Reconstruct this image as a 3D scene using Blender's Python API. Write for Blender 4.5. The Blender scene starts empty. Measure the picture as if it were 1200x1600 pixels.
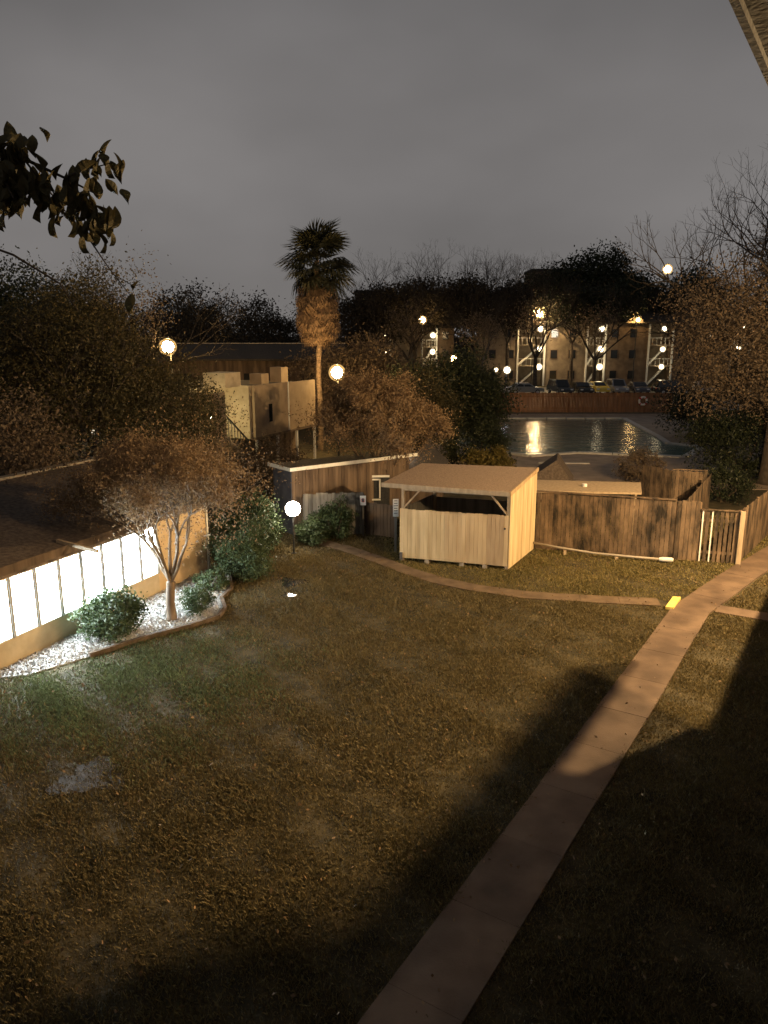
import bpy, math, random
import numpy as np
from mathutils import Vector, Matrix
R = math.radians
random.seed(7); rng = np.random.default_rng(7)
S = bpy.context.scene
COL = S.collection

# ------------------------------------------------------------------ camera, sky, exposure
cd = bpy.data.cameras.new('camera'); cam = bpy.data.objects.new('camera', cd); COL.objects.link(cam)
cd.sensor_fit = 'VERTICAL'; cd.sensor_height = 36; cd.sensor_width = 27; cd.lens = 27.0
cd.clip_start = 0.05; cd.clip_end = 3000
cam.location = (0, 0, 7.4); cam.rotation_euler = (R(90 - 13.1), 0, 0)
S.camera = cam
W = bpy.data.worlds.new('World'); S.world = W; W.use_nodes = True
nt = W.node_tree; nt.nodes.clear()
def N(t, ty, **kw):
    n = t.nodes.new(ty)
    for k, v in kw.items():
        if k.startswith('i_'): n.inputs[k[2:].replace('_', ' ')].default_value = v
        else: setattr(n, k, v)
    return n
out = N(nt, 'ShaderNodeOutputWorld'); bg = N(nt, 'ShaderNodeBackground')
tc = N(nt, 'ShaderNodeTexCoord'); sep = N(nt, 'ShaderNodeSeparateXYZ')
nt.links.new(tc.outputs['Generated'], sep.inputs[0])
# low overcast lit by the town: cloud deck a little brighter towards the horizon
mapn = N(nt, 'ShaderNodeMapping'); mapn.inputs['Scale'].default_value = (1.2, 1.2, 2.4)
nt.links.new(tc.outputs['Generated'], mapn.inputs[0])
cl = N(nt, 'ShaderNodeTexNoise'); cl.inputs['Scale'].default_value = 1.7; cl.inputs['Detail'].default_value = 4; cl.inputs['Roughness'].default_value = .45
nt.links.new(mapn.outputs[0], cl.inputs['Vector'])
gr = N(nt, 'ShaderNodeValToRGB'); gr.color_ramp.interpolation = 'EASE'
e = gr.color_ramp.elements
e[0].position = 0.0; e[0].color = (.196, .184, .178, 1)
e[1].position = .62; e[1].color = (.080, .079, .083, 1)
m = e.new(.17); m.color = (.186, .176, .173, 1)
nt.links.new(sep.outputs['Z'], gr.inputs[0])
cr = N(nt, 'ShaderNodeMapRange'); cr.inputs[1].default_value = .3; cr.inputs[2].default_value = .7; cr.inputs[3].default_value = .77; cr.inputs[4].default_value = 1.22
nt.links.new(cl.outputs[0], cr.inputs[0])
mul = N(nt, 'ShaderNodeVectorMath', operation='MULTIPLY')
nt.links.new(gr.outputs[0], mul.inputs[0]); nt.links.new(cr.outputs[0], mul.inputs[1])
nt.links.new(mul.outputs[0], bg.inputs[0]); bg.inputs[1].default_value = 1.0
nt.links.new(bg.outputs[0], out.inputs[0])
S.view_settings.view_transform = 'Standard'; S.view_settings.look = 'None'
S.view_settings.exposure = 0; S.view_settings.gamma = 1
S.render.engine = 'CYCLES'
S.cycles.use_denoising = True
S.cycles.max_bounces = 5; S.cycles.diffuse_bounces = 2; S.cycles.glossy_bounces = 3; S.cycles.transparent_max_bounces = 8
S.cycles.sample_clamp_indirect = 3

SODIUM = (1.0, .67, .32)
WARM = (1.0, .80, .50)
COOL = (.88, .95, 1.0)
FLOOD = 12800; PORCH = 5000          # watts of the two lamps on the block the picture is taken from

# ------------------------------------------------------------------ materials
def mat(name, c1, c2=None, scale=6.0, rough=.8, bump=0, bscale=None, detail=6, stretch=(1, 1, 1), spec=.3, metal=0, island=False, emit=None, estr=0, coord='Object', lo=.35, hi=.65, transl=0, objrand=0):
    M = bpy.data.materials.new(name); M.use_nodes = True
    t = M.node_tree; b = t.nodes['Principled BSDF']
    b.inputs['Roughness'].default_value = rough; b.inputs['Metallic'].default_value = metal
    b.inputs['Specular IOR Level'].default_value = spec
    if emit:
        b.inputs['Emission Color'].default_value = (*emit, 1); b.inputs['Emission Strength'].default_value = estr
    c2 = c2 or c1
    b.inputs['Base Color'].default_value = (*c1, 1)
    if c1 != c2 or bump:
        tcn = N(t, 'ShaderNodeTexCoord'); mp = N(t, 'ShaderNodeMapping'); mp.inputs['Scale'].default_value = stretch
        t.links.new(tcn.outputs[coord], mp.inputs[0])
        nz = N(t, 'ShaderNodeTexNoise'); nz.inputs['Scale'].default_value = scale; nz.inputs['Detail'].default_value = detail; nz.inputs['Roughness'].default_value = .68 if detail >= 10 else .5
        t.links.new(mp.outputs[0], nz.inputs['Vector'])
        src = nz.outputs[0]
        rp = N(t, 'ShaderNodeMapRange'); rp.inputs[1].default_value = lo; rp.inputs[2].default_value = hi
        t.links.new(src, rp.inputs[0]); fac = rp.outputs[0]
        if objrand:
            oi = N(t, 'ShaderNodeObjectInfo'); am = N(t, 'ShaderNodeMath', operation='MULTIPLY_ADD'); am.inputs[1].default_value = objrand
            t.links.new(oi.outputs['Random'], am.inputs[0])
            sb_ = N(t, 'ShaderNodeMath', operation='SUBTRACT'); t.links.new(fac, sb_.inputs[0]); sb_.inputs[1].default_value = objrand * .5
            t.links.new(sb_.outputs[0], am.inputs[2]); am.use_clamp = True; fac = am.outputs[0]
        if island:
            g = N(t, 'ShaderNodeNewGeometry'); ad = N(t, 'ShaderNodeMath', operation='MULTIPLY_ADD')
            t.links.new(g.outputs['Random Per Island'], ad.inputs[0]); ad.inputs[1].default_value = .75
            sc_ = N(t, 'ShaderNodeMath', operation='MULTIPLY'); t.links.new(fac, sc_.inputs[0]); sc_.inputs[1].default_value = .25
            t.links.new(sc_.outputs[0], ad.inputs[2]); fac = ad.outputs[0]
        mx = N(t, 'ShaderNodeMix', data_type='RGBA'); mx.inputs[6].default_value = (*c1, 1); mx.inputs[7].default_value = (*c2, 1)
        t.links.new(fac, mx.inputs[0]); t.links.new(mx.outputs[2], b.inputs['Base Color'])
        if bump:
            n2 = N(t, 'ShaderNodeTexNoise'); n2.inputs['Scale'].default_value = bscale or scale * 4; n2.inputs['Detail'].default_value = 5
            t.links.new(mp.outputs[0], n2.inputs['Vector'])
            bp = N(t, 'ShaderNodeBump'); bp.inputs['Strength'].default_value = bump; bp.inputs['Distance'].default_value = .03
            t.links.new(n2.outputs[0], bp.inputs['Height']); t.links.new(bp.outputs[0], b.inputs['Normal'])
    if transl:
        tr = N(t, 'ShaderNodeBsdfTranslucent'); ms = N(t, 'ShaderNodeMixShader'); ms.inputs[0].default_value = transl
        o = t.nodes['Material Output']
        if b.inputs['Base Color'].links: t.links.new(b.inputs['Base Color'].links[0].from_socket, tr.inputs[0])
        else: tr.inputs[0].default_value = (*c1, 1)
        t.links.new(b.outputs[0], ms.inputs[1]); t.links.new(tr.outputs[0], ms.inputs[2]); t.links.new(ms.outputs[0], o.inputs[0])
    return M
def emis(name, col, s):
    M = bpy.data.materials.new(name); M.use_nodes = True; t = M.node_tree; t.nodes.clear()
    o = N(t, 'ShaderNodeOutputMaterial'); em = N(t, 'ShaderNodeEmission'); em.inputs[0].default_value = (*col, 1); em.inputs[1].default_value = s
    t.links.new(em.outputs[0], o.inputs[0]); return M

M = {}
M['soil'] = mat('lawn soil', (.032, .027, .014), (.085, .068, .036), 2.2, .9, .6, 30)
M['blade'] = mat('grass blades', (.070, .058, .023), (.205, .155, .070), .55, .6, island=True, spec=.25, transl=.25, coord='Object')
M['blade_lush'] = mat('lush grass blades', (.10, .088, .028), (.27, .21, .085), .55, .6, island=True, spec=.25, transl=.25)
M['blade_winlit'] = mat('window-lit grass blades', (.055, .075, .032), (.15, .18, .085), .55, .6, island=True, spec=.25, transl=.25)  # window light mixed into the blade colour
M['litter'] = mat('fallen leaves', (.10, .055, .025), (.26, .17, .09), 3, .7, island=True)
M['concrete'] = mat('concrete', (.075, .049, .033), (.165, .112, .077), 1.1, .75, .25, 40, spec=.35, objrand=.25)
M['dirtwalk'] = mat('worn walk', (.10, .068, .042), (.16, .112, .072), 2.6, .85, .35, 30)
M['yellow'] = mat('yellow paint', (.88, .70, .22), (.74, .56, .14), 8, .5)
M['cream'] = mat('cream board paint', (.44, .32, .175), (.68, .54, .325), 1.6, .6, .15, 25, stretch=(3, 3, .38), lo=.28, hi=.66, objrand=.5)
M['mid'] = mat('faded board paint', (.42, .295, .165), (.60, .45, .265), 1.6, .6, .15, 25, stretch=(3, 3, .38), lo=.28, hi=.66, objrand=.4)
M['tan'] = mat('tan board paint', (.34, .235, .135), (.45, .33, .20), 2.2, .6, .12, 25, stretch=(3, 3, .5), objrand=.4)
M['shedwood'] = mat('raw timber', (.30, .225, .145), (.42, .32, .21), 5, .7, .2, 20, stretch=(2, 2, .4))
M['shingle'] = mat('roll roofing', (.24, .17, .125), (.36, .27, .20), 22, .9, .5, 90)
M['fence'] = mat('weathered fence wood', (.018, .014, .010), (.215, .147, .092), 1.0, .8, .4, 9, stretch=(2.3, 2.3, 1.0), detail=12, lo=.36, hi=.68, objrand=.42)
M['fence_red'] = mat('red cedar fence', (.16, .075, .035), (.30, .15, .075), 2.0, .8, .3, 9, stretch=(2, 2, .3), objrand=.4)
M['greywood'] = mat('grey fence wood', (.10, .095, .085), (.24, .22, .19), 2.5, .85, .3, 10, stretch=(2, 2, .3), objrand=.5)
M['siding'] = mat('brown siding', (.065, .044, .031), (.16, .112, .076), 1.6, .8, .2, 12, stretch=(2, 2, .25), objrand=.5)
M['bluesiding'] = mat('blue grey siding', (.06, .062, .078), (.10, .10, .115), 3, .7)
M['trim'] = mat('white trim', (.72, .69, .62), (.80, .78, .72), 6, .5)
M['stucco'] = mat('stucco', (.46, .37, .25), (.56, .46, .32), 3, .9, .2, 60)
M['officewall'] = mat('office end wall render', (.56, .40, .23), (.68, .50, .30), 2.5, .9, .2, 50)
M['mullion'] = mat('grey aluminium', (.30, .30, .30), (.38, .38, .38), 8, .5)
M['soffit'] = mat('dark stained eave boards', (.022, .017, .012), (.045, .034, .024), 6, .8, .3, 20)
M['stuccobrown'] = mat('brown stucco', (.30, .215, .135), (.38, .28, .18), 2, .9, .2, 60)
M['darkroof'] = mat('dark roof', (.035, .030, .027), (.070, .060, .052), 12, .9, .4, 60)
M['brownroof'] = mat('brown shingle roof', (.075, .055, .042), (.15, .115, .088), 10, .9, .5, 50)
M['dark'] = mat('dark metal', (.03, .03, .03), (.05, .05, .05), 10, .5)
M['pipe'] = mat('plastic pipe', (.30, .255, .20), (.40, .35, .29), 4, .45)
M['gravel'] = mat('pale gravel mulch', (.34, .32, .30), (.66, .64, .62), 30, .9, .9, 60)
M['edge'] = mat('edging timber', (.07, .05, .035), (.14, .10, .07), 6, .9, .3)
M['bark'] = mat('bark', (.085, .060, .042), (.19, .14, .10), 6, .9, .6, 18, stretch=(1, 1, .4))
M['palebark'] = mat('smooth myrtle bark', (.10, .066, .042), (.22, .155, .10), 4, .7, .2, 14, stretch=(1, 1, .4))
M['darkbark'] = mat('dark bark', (.035, .028, .022), (.075, .06, .048), 6, .95, .4)
M['dryleaf'] = mat('dry myrtle leaves', (.15, .095, .052), (.32, .22, .125), 1.2, .7, island=True, transl=.3)
M['greenleaf'] = mat('evergreen leaves', (.012, .017, .009), (.040, .048, .022), 1.2, .55, island=True, transl=.2)
M['oakleaf'] = mat('oak leaves', (.030, .028, .012), (.095, .075, .030), 1.2, .6, island=True, transl=.2)
M['rustleaf'] = mat('rusty autumn leaves', (.080, .058, .040), (.20, .148, .098), 1.0, .65, island=True, transl=.25)
M['yellowleaf'] = mat('yellowing leaves', (.09, .075, .018), (.24, .18, .05), 1.2, .6, island=True, transl=.3)
M['bushleaf'] = mat('garden shrub leaves', (.028, .048, .020), (.085, .115, .050), 1.2, .5, island=True, transl=.2)
M['farleaf'] = mat('far wood leaves', (.020, .017, .012), (.060, .048, .032), .2, .9, island=True)
M['palmleaf'] = mat('palm frond', (.020, .023, .013), (.060, .058, .032), 2, .6, .0, transl=.15)
M['deadfrond'] = mat('dead palm frond', (.055, .036, .024), (.23, .15, .095), 3, .8, transl=.15)
M['palmtrunk'] = mat('palm trunk', (.12, .085, .06), (.30, .215, .15), 5, .9, .8, 12, stretch=(1, 1, 3))
M['asphalt'] = mat('asphalt', (.035, .034, .033), (.065, .062, .058), 3, .5, .3, 60, spec=.5)
M['deck'] = mat('pool deck concrete', (.22, .165, .12), (.34, .26, .19), 1.2, .6, .2, 30, spec=.5)
M['coping'] = mat('pool coping', (.46, .43, .39), (.60, .57, .52), 3, .6)
M['ring'] = mat('life ring', (.72, .68, .62), (.82, .78, .72), 5, .5)
M['white'] = mat('white sign face', (.80, .78, .75), (.84, .82, .79), 4, .5)
M['black'] = mat('sign print', (.03, .03, .03))
M['red'] = mat('red sign print', (.60, .05, .04))
M['apt'] = mat('apartment wall', (.20, .16, .12), (.28, .23, .17), 1.5, .9)
M['aptwood'] = mat('apartment brown wall', (.15, .105, .07), (.23, .165, .11), 1.5, .9)
M['darkglass'] = mat('dark window glass', (.02, .022, .025), rough=.1, spec=.6)
M['rubber'] = mat('tyre', (.02, .02, .02))
M['rim'] = mat('wheel rim', (.45, .45, .45), rough=.35, metal=.8)
M['window'] = emis('lit office window', (.84, .96, 1.0), 56.0)
M['globe'] = emis('lit globe', (1.0, .88, .70), 75)
M['sodium'] = emis('sodium lamp', (1.0, .62, .22), 700)
M['sodium_far'] = emis('far sodium lamp', (1.0, .62, .24), 130)
M['sodium_lot'] = emis('car park sodium lamp', (1.0, .66, .30), 1700)
M['porch'] = emis('porch lamp', (1.0, .80, .48), 24)
M['stairlit'] = emis('stairwell lamp', (1.0, .82, .42), 260)
M['coolglobe'] = emis('cool globe', (.9, .95, 1.0), 45)
M['dimlit'] = emis('lit far window', (1.0, .72, .32), 2.2)
M['palelit'] = emis('pale lit window', (1.0, .88, .66), 1.1)
M['tail'] = mat('tail light', (.30, .02, .02), rough=.3)
M['headlight'] = mat('headlight', (.75, .75, .75), rough=.15, spec=.7)
M['green_led'] = emis('green light', (.2, 1.0, .6), 6)

def water():
    Mt = bpy.data.materials.new('pool water'); Mt.use_nodes = True; t = Mt.node_tree; b = t.nodes['Principled BSDF']
    b.inputs['Base Color'].default_value = (.095, .155, .138, 1); b.inputs['Roughness'].default_value = .17; b.inputs['IOR'].default_value = 1.33
    b.inputs['Specular IOR Level'].default_value = .5
    tcn = N(t, 'ShaderNodeTexCoord'); mp = N(t, 'ShaderNodeMapping'); mp.inputs['Scale'].default_value = (.55, 1.0, 1)
    t.links.new(tcn.outputs['Object'], mp.inputs[0])
    nz = N(t, 'ShaderNodeTexNoise'); nz.inputs['Scale'].default_value = 1.3; nz.inputs['Detail'].default_value = 3
    t.links.new(mp.outputs[0], nz.inputs['Vector'])
    bp = N(t, 'ShaderNodeBump'); bp.inputs['Strength'].default_value = .5; bp.inputs['Distance'].default_value = .12
    t.links.new(nz.outputs[0], bp.inputs['Height']); t.links.new(bp.outputs[0], b.inputs['Normal'])
    return Mt
M['water'] = water()
M['wetpatch'] = mat('wet patch painted sheen', (.045, .042, .040), (.085, .078, .074), 5, .6, .3, 30, spec=.03)  # pale tone paints the faint window reflection on wet ground
M['puddle'] = mat('standing rain water', (.02, .018, .014), rough=.06, spec=.6)

# ------------------------------------------------------------------ builders
def link(o, parent=None):
    COL.objects.link(o)
    if parent is not None: o.parent = parent
    return o
def tag(o, label=None, cat=None, group=None, kind=None):
    if label: o['label'] = label
    if cat: o['category'] = cat
    if group: o['group'] = group
    if kind: o['kind'] = kind
    return o
def thing(name, label, cat, loc=(0, 0, 0), rz=0, group=None):
    o = bpy.data.objects.new(name, None); o.empty_display_size = .2
    COL.objects.link(o); o.location = loc; o.rotation_euler = (0, 0, rz)
    return tag(o, label, cat, group)
class MB:
    def __init__(s): s.v = []; s.f = []
    def add(s, vs, fs):
        k = len(s.v); s.v += [tuple(p) for p in vs]; s.f += [tuple(i + k for i in f) for f in fs]; return s
    def box(s, x0, x1, y0, y1, z0, z1):
        return s.add([(x0, y0, z0), (x1, y0, z0), (x1, y1, z0), (x0, y1, z0), (x0, y0, z1), (x1, y0, z1), (x1, y1, z1), (x0, y1, z1)],
                     [(3, 2, 1, 0), (4, 5, 6, 7), (0, 1, 5, 4), (1, 2, 6, 5), (2, 3, 7, 6), (3, 0, 4, 7)])
    def prism(s, poly, z0, z1):          # poly counter-clockwise; z0/z1 number or list
        n = len(poly); a = z0 if isinstance(z0, (list, tuple)) else [z0] * n; b = z1 if isinstance(z1, (list, tuple)) else [z1] * n
        vs = [(p[0], p[1], a[i]) for i, p in enumerate(poly)] + [(p[0], p[1], b[i]) for i, p in enumerate(poly)]
        return s.add(vs, [tuple(range(n))[::-1], tuple(range(n, 2 * n))] + [(i, (i + 1) % n, n + (i + 1) % n, n + i) for i in range(n)])
    def bar(s, p, q, w, d=None):         # square bar between two points
        p = Vector(p); q = Vector(q); d = d or w; t = (q - p).normalized()
        up = Vector((0, 0, 1)) if abs(t.z) < .95 else Vector((1, 0, 0))
        a = t.cross(up).normalized(); b = a.cross(t)
        vs = [c + a * i * w / 2 + b * j * d / 2 for c in (p, q) for i, j in ((-1, -1), (1, -1), (1, 1), (-1, 1))]
        return s.add(vs, [(0, 1, 2, 3), (7, 6, 5, 4), (0, 4, 5, 1), (1, 5, 6, 2), (2, 6, 7, 3), (3, 7, 4, 0)])
    def tube(s, pts, rad, n=6, cap=True):
        pts = [Vector(p) for p in pts]; rad = rad if isinstance(rad, (list, tuple)) else [rad] * len(pts)
        vs = []; fs = []
        for i, p in enumerate(pts):
            t = (pts[min(i + 1, len(pts) - 1)] - pts[max(i - 1, 0)]).normalized()
            up = Vector((0, 0, 1)) if abs(t.z) < .9 else Vector((1, 0, 0))
            a = t.cross(up).normalized(); b = a.cross(t)
            vs += [p + (a * math.cos(6.28319 * k / n) + b * math.sin(6.28319 * k / n)) * rad[i] for k in range(n)]
            if i: fs += [((i - 1) * n + k, (i - 1) * n + (k + 1) % n, i * n + (k + 1) % n, i * n + k) for k in range(n)]
        if cap: fs += [tuple(range(n))[::-1], tuple(range((len(pts) - 1) * n, len(pts) * n))]
        return s.add(vs, fs)
    def frame(s, x0, x1, y0, y1, z0, z1, t):     # closed rectangular ring in the yz plane
        o = [(y0, z0), (y1, z0), (y1, z1), (y0, z1)]; i = [(y0 + t, z0 + t), (y1 - t, z0 + t), (y1 - t, z1 - t), (y0 + t, z1 - t)]
        vs = [(x_, *p) for x_ in (x0, x1) for p in o + i]; fs = []
        for k in range(4):
            n_ = (k + 1) % 4
            fs += [(k, 4 + k, 4 + n_, n_), (8 + k, 8 + n_, 12 + n_, 12 + k), (k, n_, 8 + n_, 8 + k), (4 + n_, 4 + k, 12 + k, 12 + n_)]
        return s.add(vs, fs)
    def ball(s, c, r, nu=14, nv=9, sz=1):
        vs = [(c[0], c[1], c[2] - r * sz)]; fs = []
        for j in range(1, nv):
            a = math.pi * j / nv
            vs += [(c[0] + r * math.sin(a) * math.cos(6.28319 * i / nu), c[1] + r * math.sin(a) * math.sin(6.28319 * i / nu), c[2] - r * sz * math.cos(a)) for i in range(nu)]
        vs.append((c[0], c[1], c[2] + r * sz)); L = len(vs) - 1
        fs += [(0, 1 + (i + 1) % nu, 1 + i) for i in range(nu)]
        for j in range(nv - 2):
            fs += [(1 + j * nu + i, 1 + j * nu + (i + 1) % nu, 1 + (j + 1) * nu + (i + 1) % nu, 1 + (j + 1) * nu + i) for i in range(nu)]
        fs += [(L, 1 + (nv - 2) * nu + i, 1 + (nv - 2) * nu + (i + 1) % nu) for i in range(nu)]
        return s.add(vs, fs)
    def build(s, name, m, parent=None, loc=(0, 0, 0), rz=0, smooth=False):
        me = bpy.data.meshes.new(name); me.from_pydata(s.v, [], s.f); me.validate(); me.materials.append(M[m])
        if smooth: me.polygons.foreach_set('use_smooth', [True] * len(me.polygons))
        o = bpy.data.objects.new(name, me); o.location = loc; o.rotation_euler = (0, 0, rz)
        return link(o, parent)
def quads(name, V, m, parent=None):      # V: (n,4,3) numpy, every quad its own island
    n = len(V); me = bpy.data.meshes.new(name)
    me.vertices.add(4 * n); me.vertices.foreach_set('co', V.reshape(-1).astype(np.float32))
    me.loops.add(4 * n); me.loops.foreach_set('vertex_index', np.arange(4 * n, dtype=np.int32))
    me.polygons.add(n); me.polygons.foreach_set('loop_start', np.arange(0, 4 * n, 4, dtype=np.int32))
    me.update(calc_edges=True); me.materials.append(M[m])
    return link(bpy.data.objects.new(name, me), parent)
def leaves(name, C, size, m, parent=None, aspect=.5, droop=0.0):
    n = len(C); u = rng.normal(size=(n, 3)); u[:, 2] -= droop; u /= np.linalg.norm(u, axis=1)[:, None]
    w = rng.normal(size=(n, 3)); v = np.cross(u, w); v /= np.linalg.norm(v, axis=1)[:, None]
    s = size * rng.uniform(.6, 1.25, (n, 1)); a = u * s; b = v * s * aspect
    V = np.stack([C - a, C + b - a * .1, C + a, C - b - a * .1], axis=1)
    return quads(name, V, m, parent)
def cluster_points(centres, per, sigma, flat=.8):
    C = np.repeat(np.asarray(centres, float), per, axis=0)
    return C + rng.normal(size=C.shape) * sigma * np.array([1, 1, flat])
def blob(c, r, n, hollow=.35):           # points in an uneven ellipsoid, denser to the outside
    d = rng.normal(size=(n, 3)); d /= np.linalg.norm(d, axis=1)[:, None]
    rad = rng.uniform(hollow, 1, (n, 1)) ** .6
    lump = 1 + .16 * np.sin(d[:, :1] * 5.3 + c[0]) + .14 * np.sin(d[:, 1:2] * 6.1 + c[1]) + .12 * np.sin(d[:, 2:] * 7.7 + c[0] * 2)
    return np.array(c) + d * rad * lump * np.array(r)
def grow(mb, p, d, length, r, depth, tips, spread=.6, kids=(2, 3), up=.15, n=5, shrink=.72, rshrink=.62, wob=.12):
    p = Vector(p); d = Vector(d).normalized(); pts = [p.copy()]; rr = [r]
    k = 3
    for i in range(k):
        d = (d + Vector((random.gauss(0, wob), random.gauss(0, wob), random.gauss(0, wob) + up * .3))).normalized()
        p = p + d * (length / k); pts.append(p.copy()); rr.append(r * (1 - (1 - rshrink) * (i + 1) / k))
    mb.tube(pts, rr, n, cap=False)
    if depth <= 2: tips.extend(tuple(q) for q in pts[1:])
    if depth <= 0: return
    c = random.randint(*kids); a0 = random.uniform(0, 6.28)
    ax = d.orthogonal().normalized(); bx = d.cross(ax)
    for i in range(c):
        a = a0 + 6.283 * i / c + random.uniform(-.5, .5); sp = spread * random.uniform(.6, 1.25)
        nd = d + (ax * math.cos(a) + bx * math.sin(a)) * sp + Vector((0, 0, up))
        grow(mb, p, nd, length * shrink * random.uniform(.8, 1.15), r * rshrink * .95, depth - 1, tips, spread, kids, up, max(3, n - 1), shrink, rshrink, wob)
def copy_tree(o, parent=None, **kw):
    c = o.copy(); COL.objects.link(c)
    if parent is not None: c.parent = parent
    for ch in list(o.children): copy_tree(ch, c)
    return c
TH = R(32.2)
def AB(a, b, z=0): return (a * math.sin(TH) + b * math.cos(TH), a * math.cos(TH) - b * math.sin(TH), z)

# ------------------------------------------------------------------ ground, walks, pool
poolpoly = [(4.0, 52.0), (8.9, 46.6), (12.2, 48.0), (18.3, 46.2), (21.0, 50.4), (19.4, 52.2), (19.9, 55.3), (21.2, 68.0), (4.0, 68.0)]
gm = MB().add([(-900, -80, 0), (900, -80, 0), (900, 1600, 0), (-900, 1600, 0)], [(0, 1, 2, 3)])
tag(gm.build('ground', 'soil'), kind='structure')
tag(MB().prism([(3, 36.5), (22.5, 36.5), (25, 50), (26.8, 72.6), (3, 72.6)], .004, .03).build('pool_deck', 'deck'), kind='structure')
tag(MB().prism(poolpoly, .034, .05).build('pool_water', 'water'), kind='structure')
cop = thing('pool_coping', 'pale coping edging the kidney-bent swimming pool', 'coping')
for i in range(len(poolpoly)):
    p, q = Vector(poolpoly[i]), Vector(poolpoly[(i + 1) % len(poolpoly)])
    L = (q - p).length; k = max(1, int(L / 1.6))
    for j in range(k):
        a = p.lerp(q, j / k + .004); b_ = p.lerp(q, (j + 1) / k - .004)
        MB().bar((a.x, a.y, .085), (b_.x, b_.y, .085), .42, .11).build('coping_stone', 'coping', cop)
tag(MB().prism([(-30, 76), (70, 76), (90, 109), (-30, 109)], .004, .02).build('parking_lot', 'asphalt'), kind='structure')

def slab_path(name, cl, w, mtl, step=1.5, z=.045, gap=.004):
    root = MB().add([(0, 0, -.05), (.01, 0, -.05), (0, .01, -.05)], [(0, 1, 2)]).build(name, 'soil'); tag(root, kind='structure')
    pts = []
    for i in range(len(cl) - 1):
        p, q = Vector(cl[i]), Vector(cl[i + 1]); k = max(1, round((q - p).length / step))
        pts += [p.lerp(q, j / k) for j in range(k)]
    pts.append(Vector(cl[-1]))
    nrm = []
    for i in range(len(pts)):
        t = (pts[min(i + 1, len(pts) - 1)] - pts[max(i - 1, 0)]).normalized(); nrm.append(Vector((t.y, -t.x)))
    for i in range(len(pts) - 1):
        t = (pts[i + 1] - pts[i]).normalized() * gap
        dz = random.uniform(-.008, .008)
        p, q = pts[i] + t, pts[i + 1] - t
        wp = w * (1 + random.uniform(-.015, .015)) / 2
        poly = [p - nrm[i] * wp, p + nrm[i] * wp, q + nrm[i + 1] * wp, q - nrm[i + 1] * wp]
        MB().prism([tuple(v) for v in poly], -.06, z + dz * .5).build('slab', mtl, root)
    return root
ab2 = lambda a, b: AB(a, b)[:2]
slab_path('path', [ab2(1.5, -3.45), ab2(14.4, -3.45), ab2(21.3, -3.48), ab2(25.3, -2.82), ab2(30, -1.9), ab2(37, .2)], .97, 'concrete', 1.55)
slab_path('side_path', [ab2(21.75, -2.9), ab2(21.85, 0.2)], .62, 'concrete', 1.5)
slab_path('garden_path', [(-2.6, 27.2), (-1.3, 26.0), (-.1, 24.6), (.75, 23.45), (1.7, 22.45), (2.7, 21.75), (4.0, 21.15), (5.6, 20.82), (7.75, 20.5)], .62, 'dirtwalk', 1.4, .03)
tag(MB().prism([(7.72, 19.93), (7.92, 19.87), (8.44, 20.72), (8.24, 20.78)], .02, .10).build('painted_step', 'yellow'), 'yellow painted step edge where the garden walk meets the path', 'step')
# planting bed
bedpoly = [(-8.75, 15.55), (-7.9, 15.75), (-6.9, 16.75), (-5.77, 17.95), (-5.0, 18.6), (-4.4, 19.25), (-4.35, 19.9), (-4.62, 20.7), (-4.5, 21.6), (-4.9, 23.3), (-5.7, 23.6)]
tag(MB().prism(bedpoly, -.02, .035).build('planting_bed', 'gravel'), kind='structure')
ed = thing('bed_edging', 'dark curved timber edging round the white-lit planting bed', 'edging')
for i in range(2, 9):
    p, q = bedpoly[i], bedpoly[i + 1]
    MB().bar((p[0], p[1], .05), (q[0], q[1], .05), .09, .14).build('edging_board', 'edge', ed)
n = 5200; C = np.zeros((n, 3)); k = 0
def inside(poly, x, y):
    c = np.zeros(len(x), bool); j = len(poly) - 1
    for i in range(len(poly)):
        xi, yi = poly[i][:2]; xj, yj = poly[j][:2]
        c ^= ((yi > y) != (yj > y)) & (x < (xj - xi) * (y - yi) / (yj - yi + 1e-12) + xi); j = i
    return c
x = rng.uniform(-8.8, -4.3, 26000); y = rng.uniform(15.5, 23.7, 26000); k = inside(bedpoly, x, y)
C = np.stack([x[k], y[k], rng.uniform(.035, .075, k.sum())], 1)
tag(leaves('mulch_litter', C, .035, 'gravel', aspect=.7), 'pale leaf litter and chips covering the planting bed', 'mulch', kind='stuff')
# puddles
def puddle(c, r, lab, seed, m='puddle'):
    random.seed(seed); pts = []
    for i in range(22):
        a = 6.2832 * i / 22; k = 1 + .45 * math.sin(a * 3 + seed) * random.uniform(.3, 1) + random.uniform(-.2, .2)
        pts.append((c[0] + r[0] * k * math.cos(a), c[1] + r[1] * k * math.sin(a)))
    tag(MB().prism(pts, -.02, .016).build('puddle', m), lab, 'puddle'); return pts
PUD = [puddle((-2.78, 22.3), (.42, .42), 'bright puddle on the lawn in front of the globe lamp', 1),
       puddle((-2.8, 21.15), (.17, .22), 'small puddle nearer the camera than the globe lamp puddle', 2),
       puddle((-5.0, 11.75), (.55, .5), 'wet patch with a painted dull reflection on the dark lawn at lower left', 3, 'wetpatch')]
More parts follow.
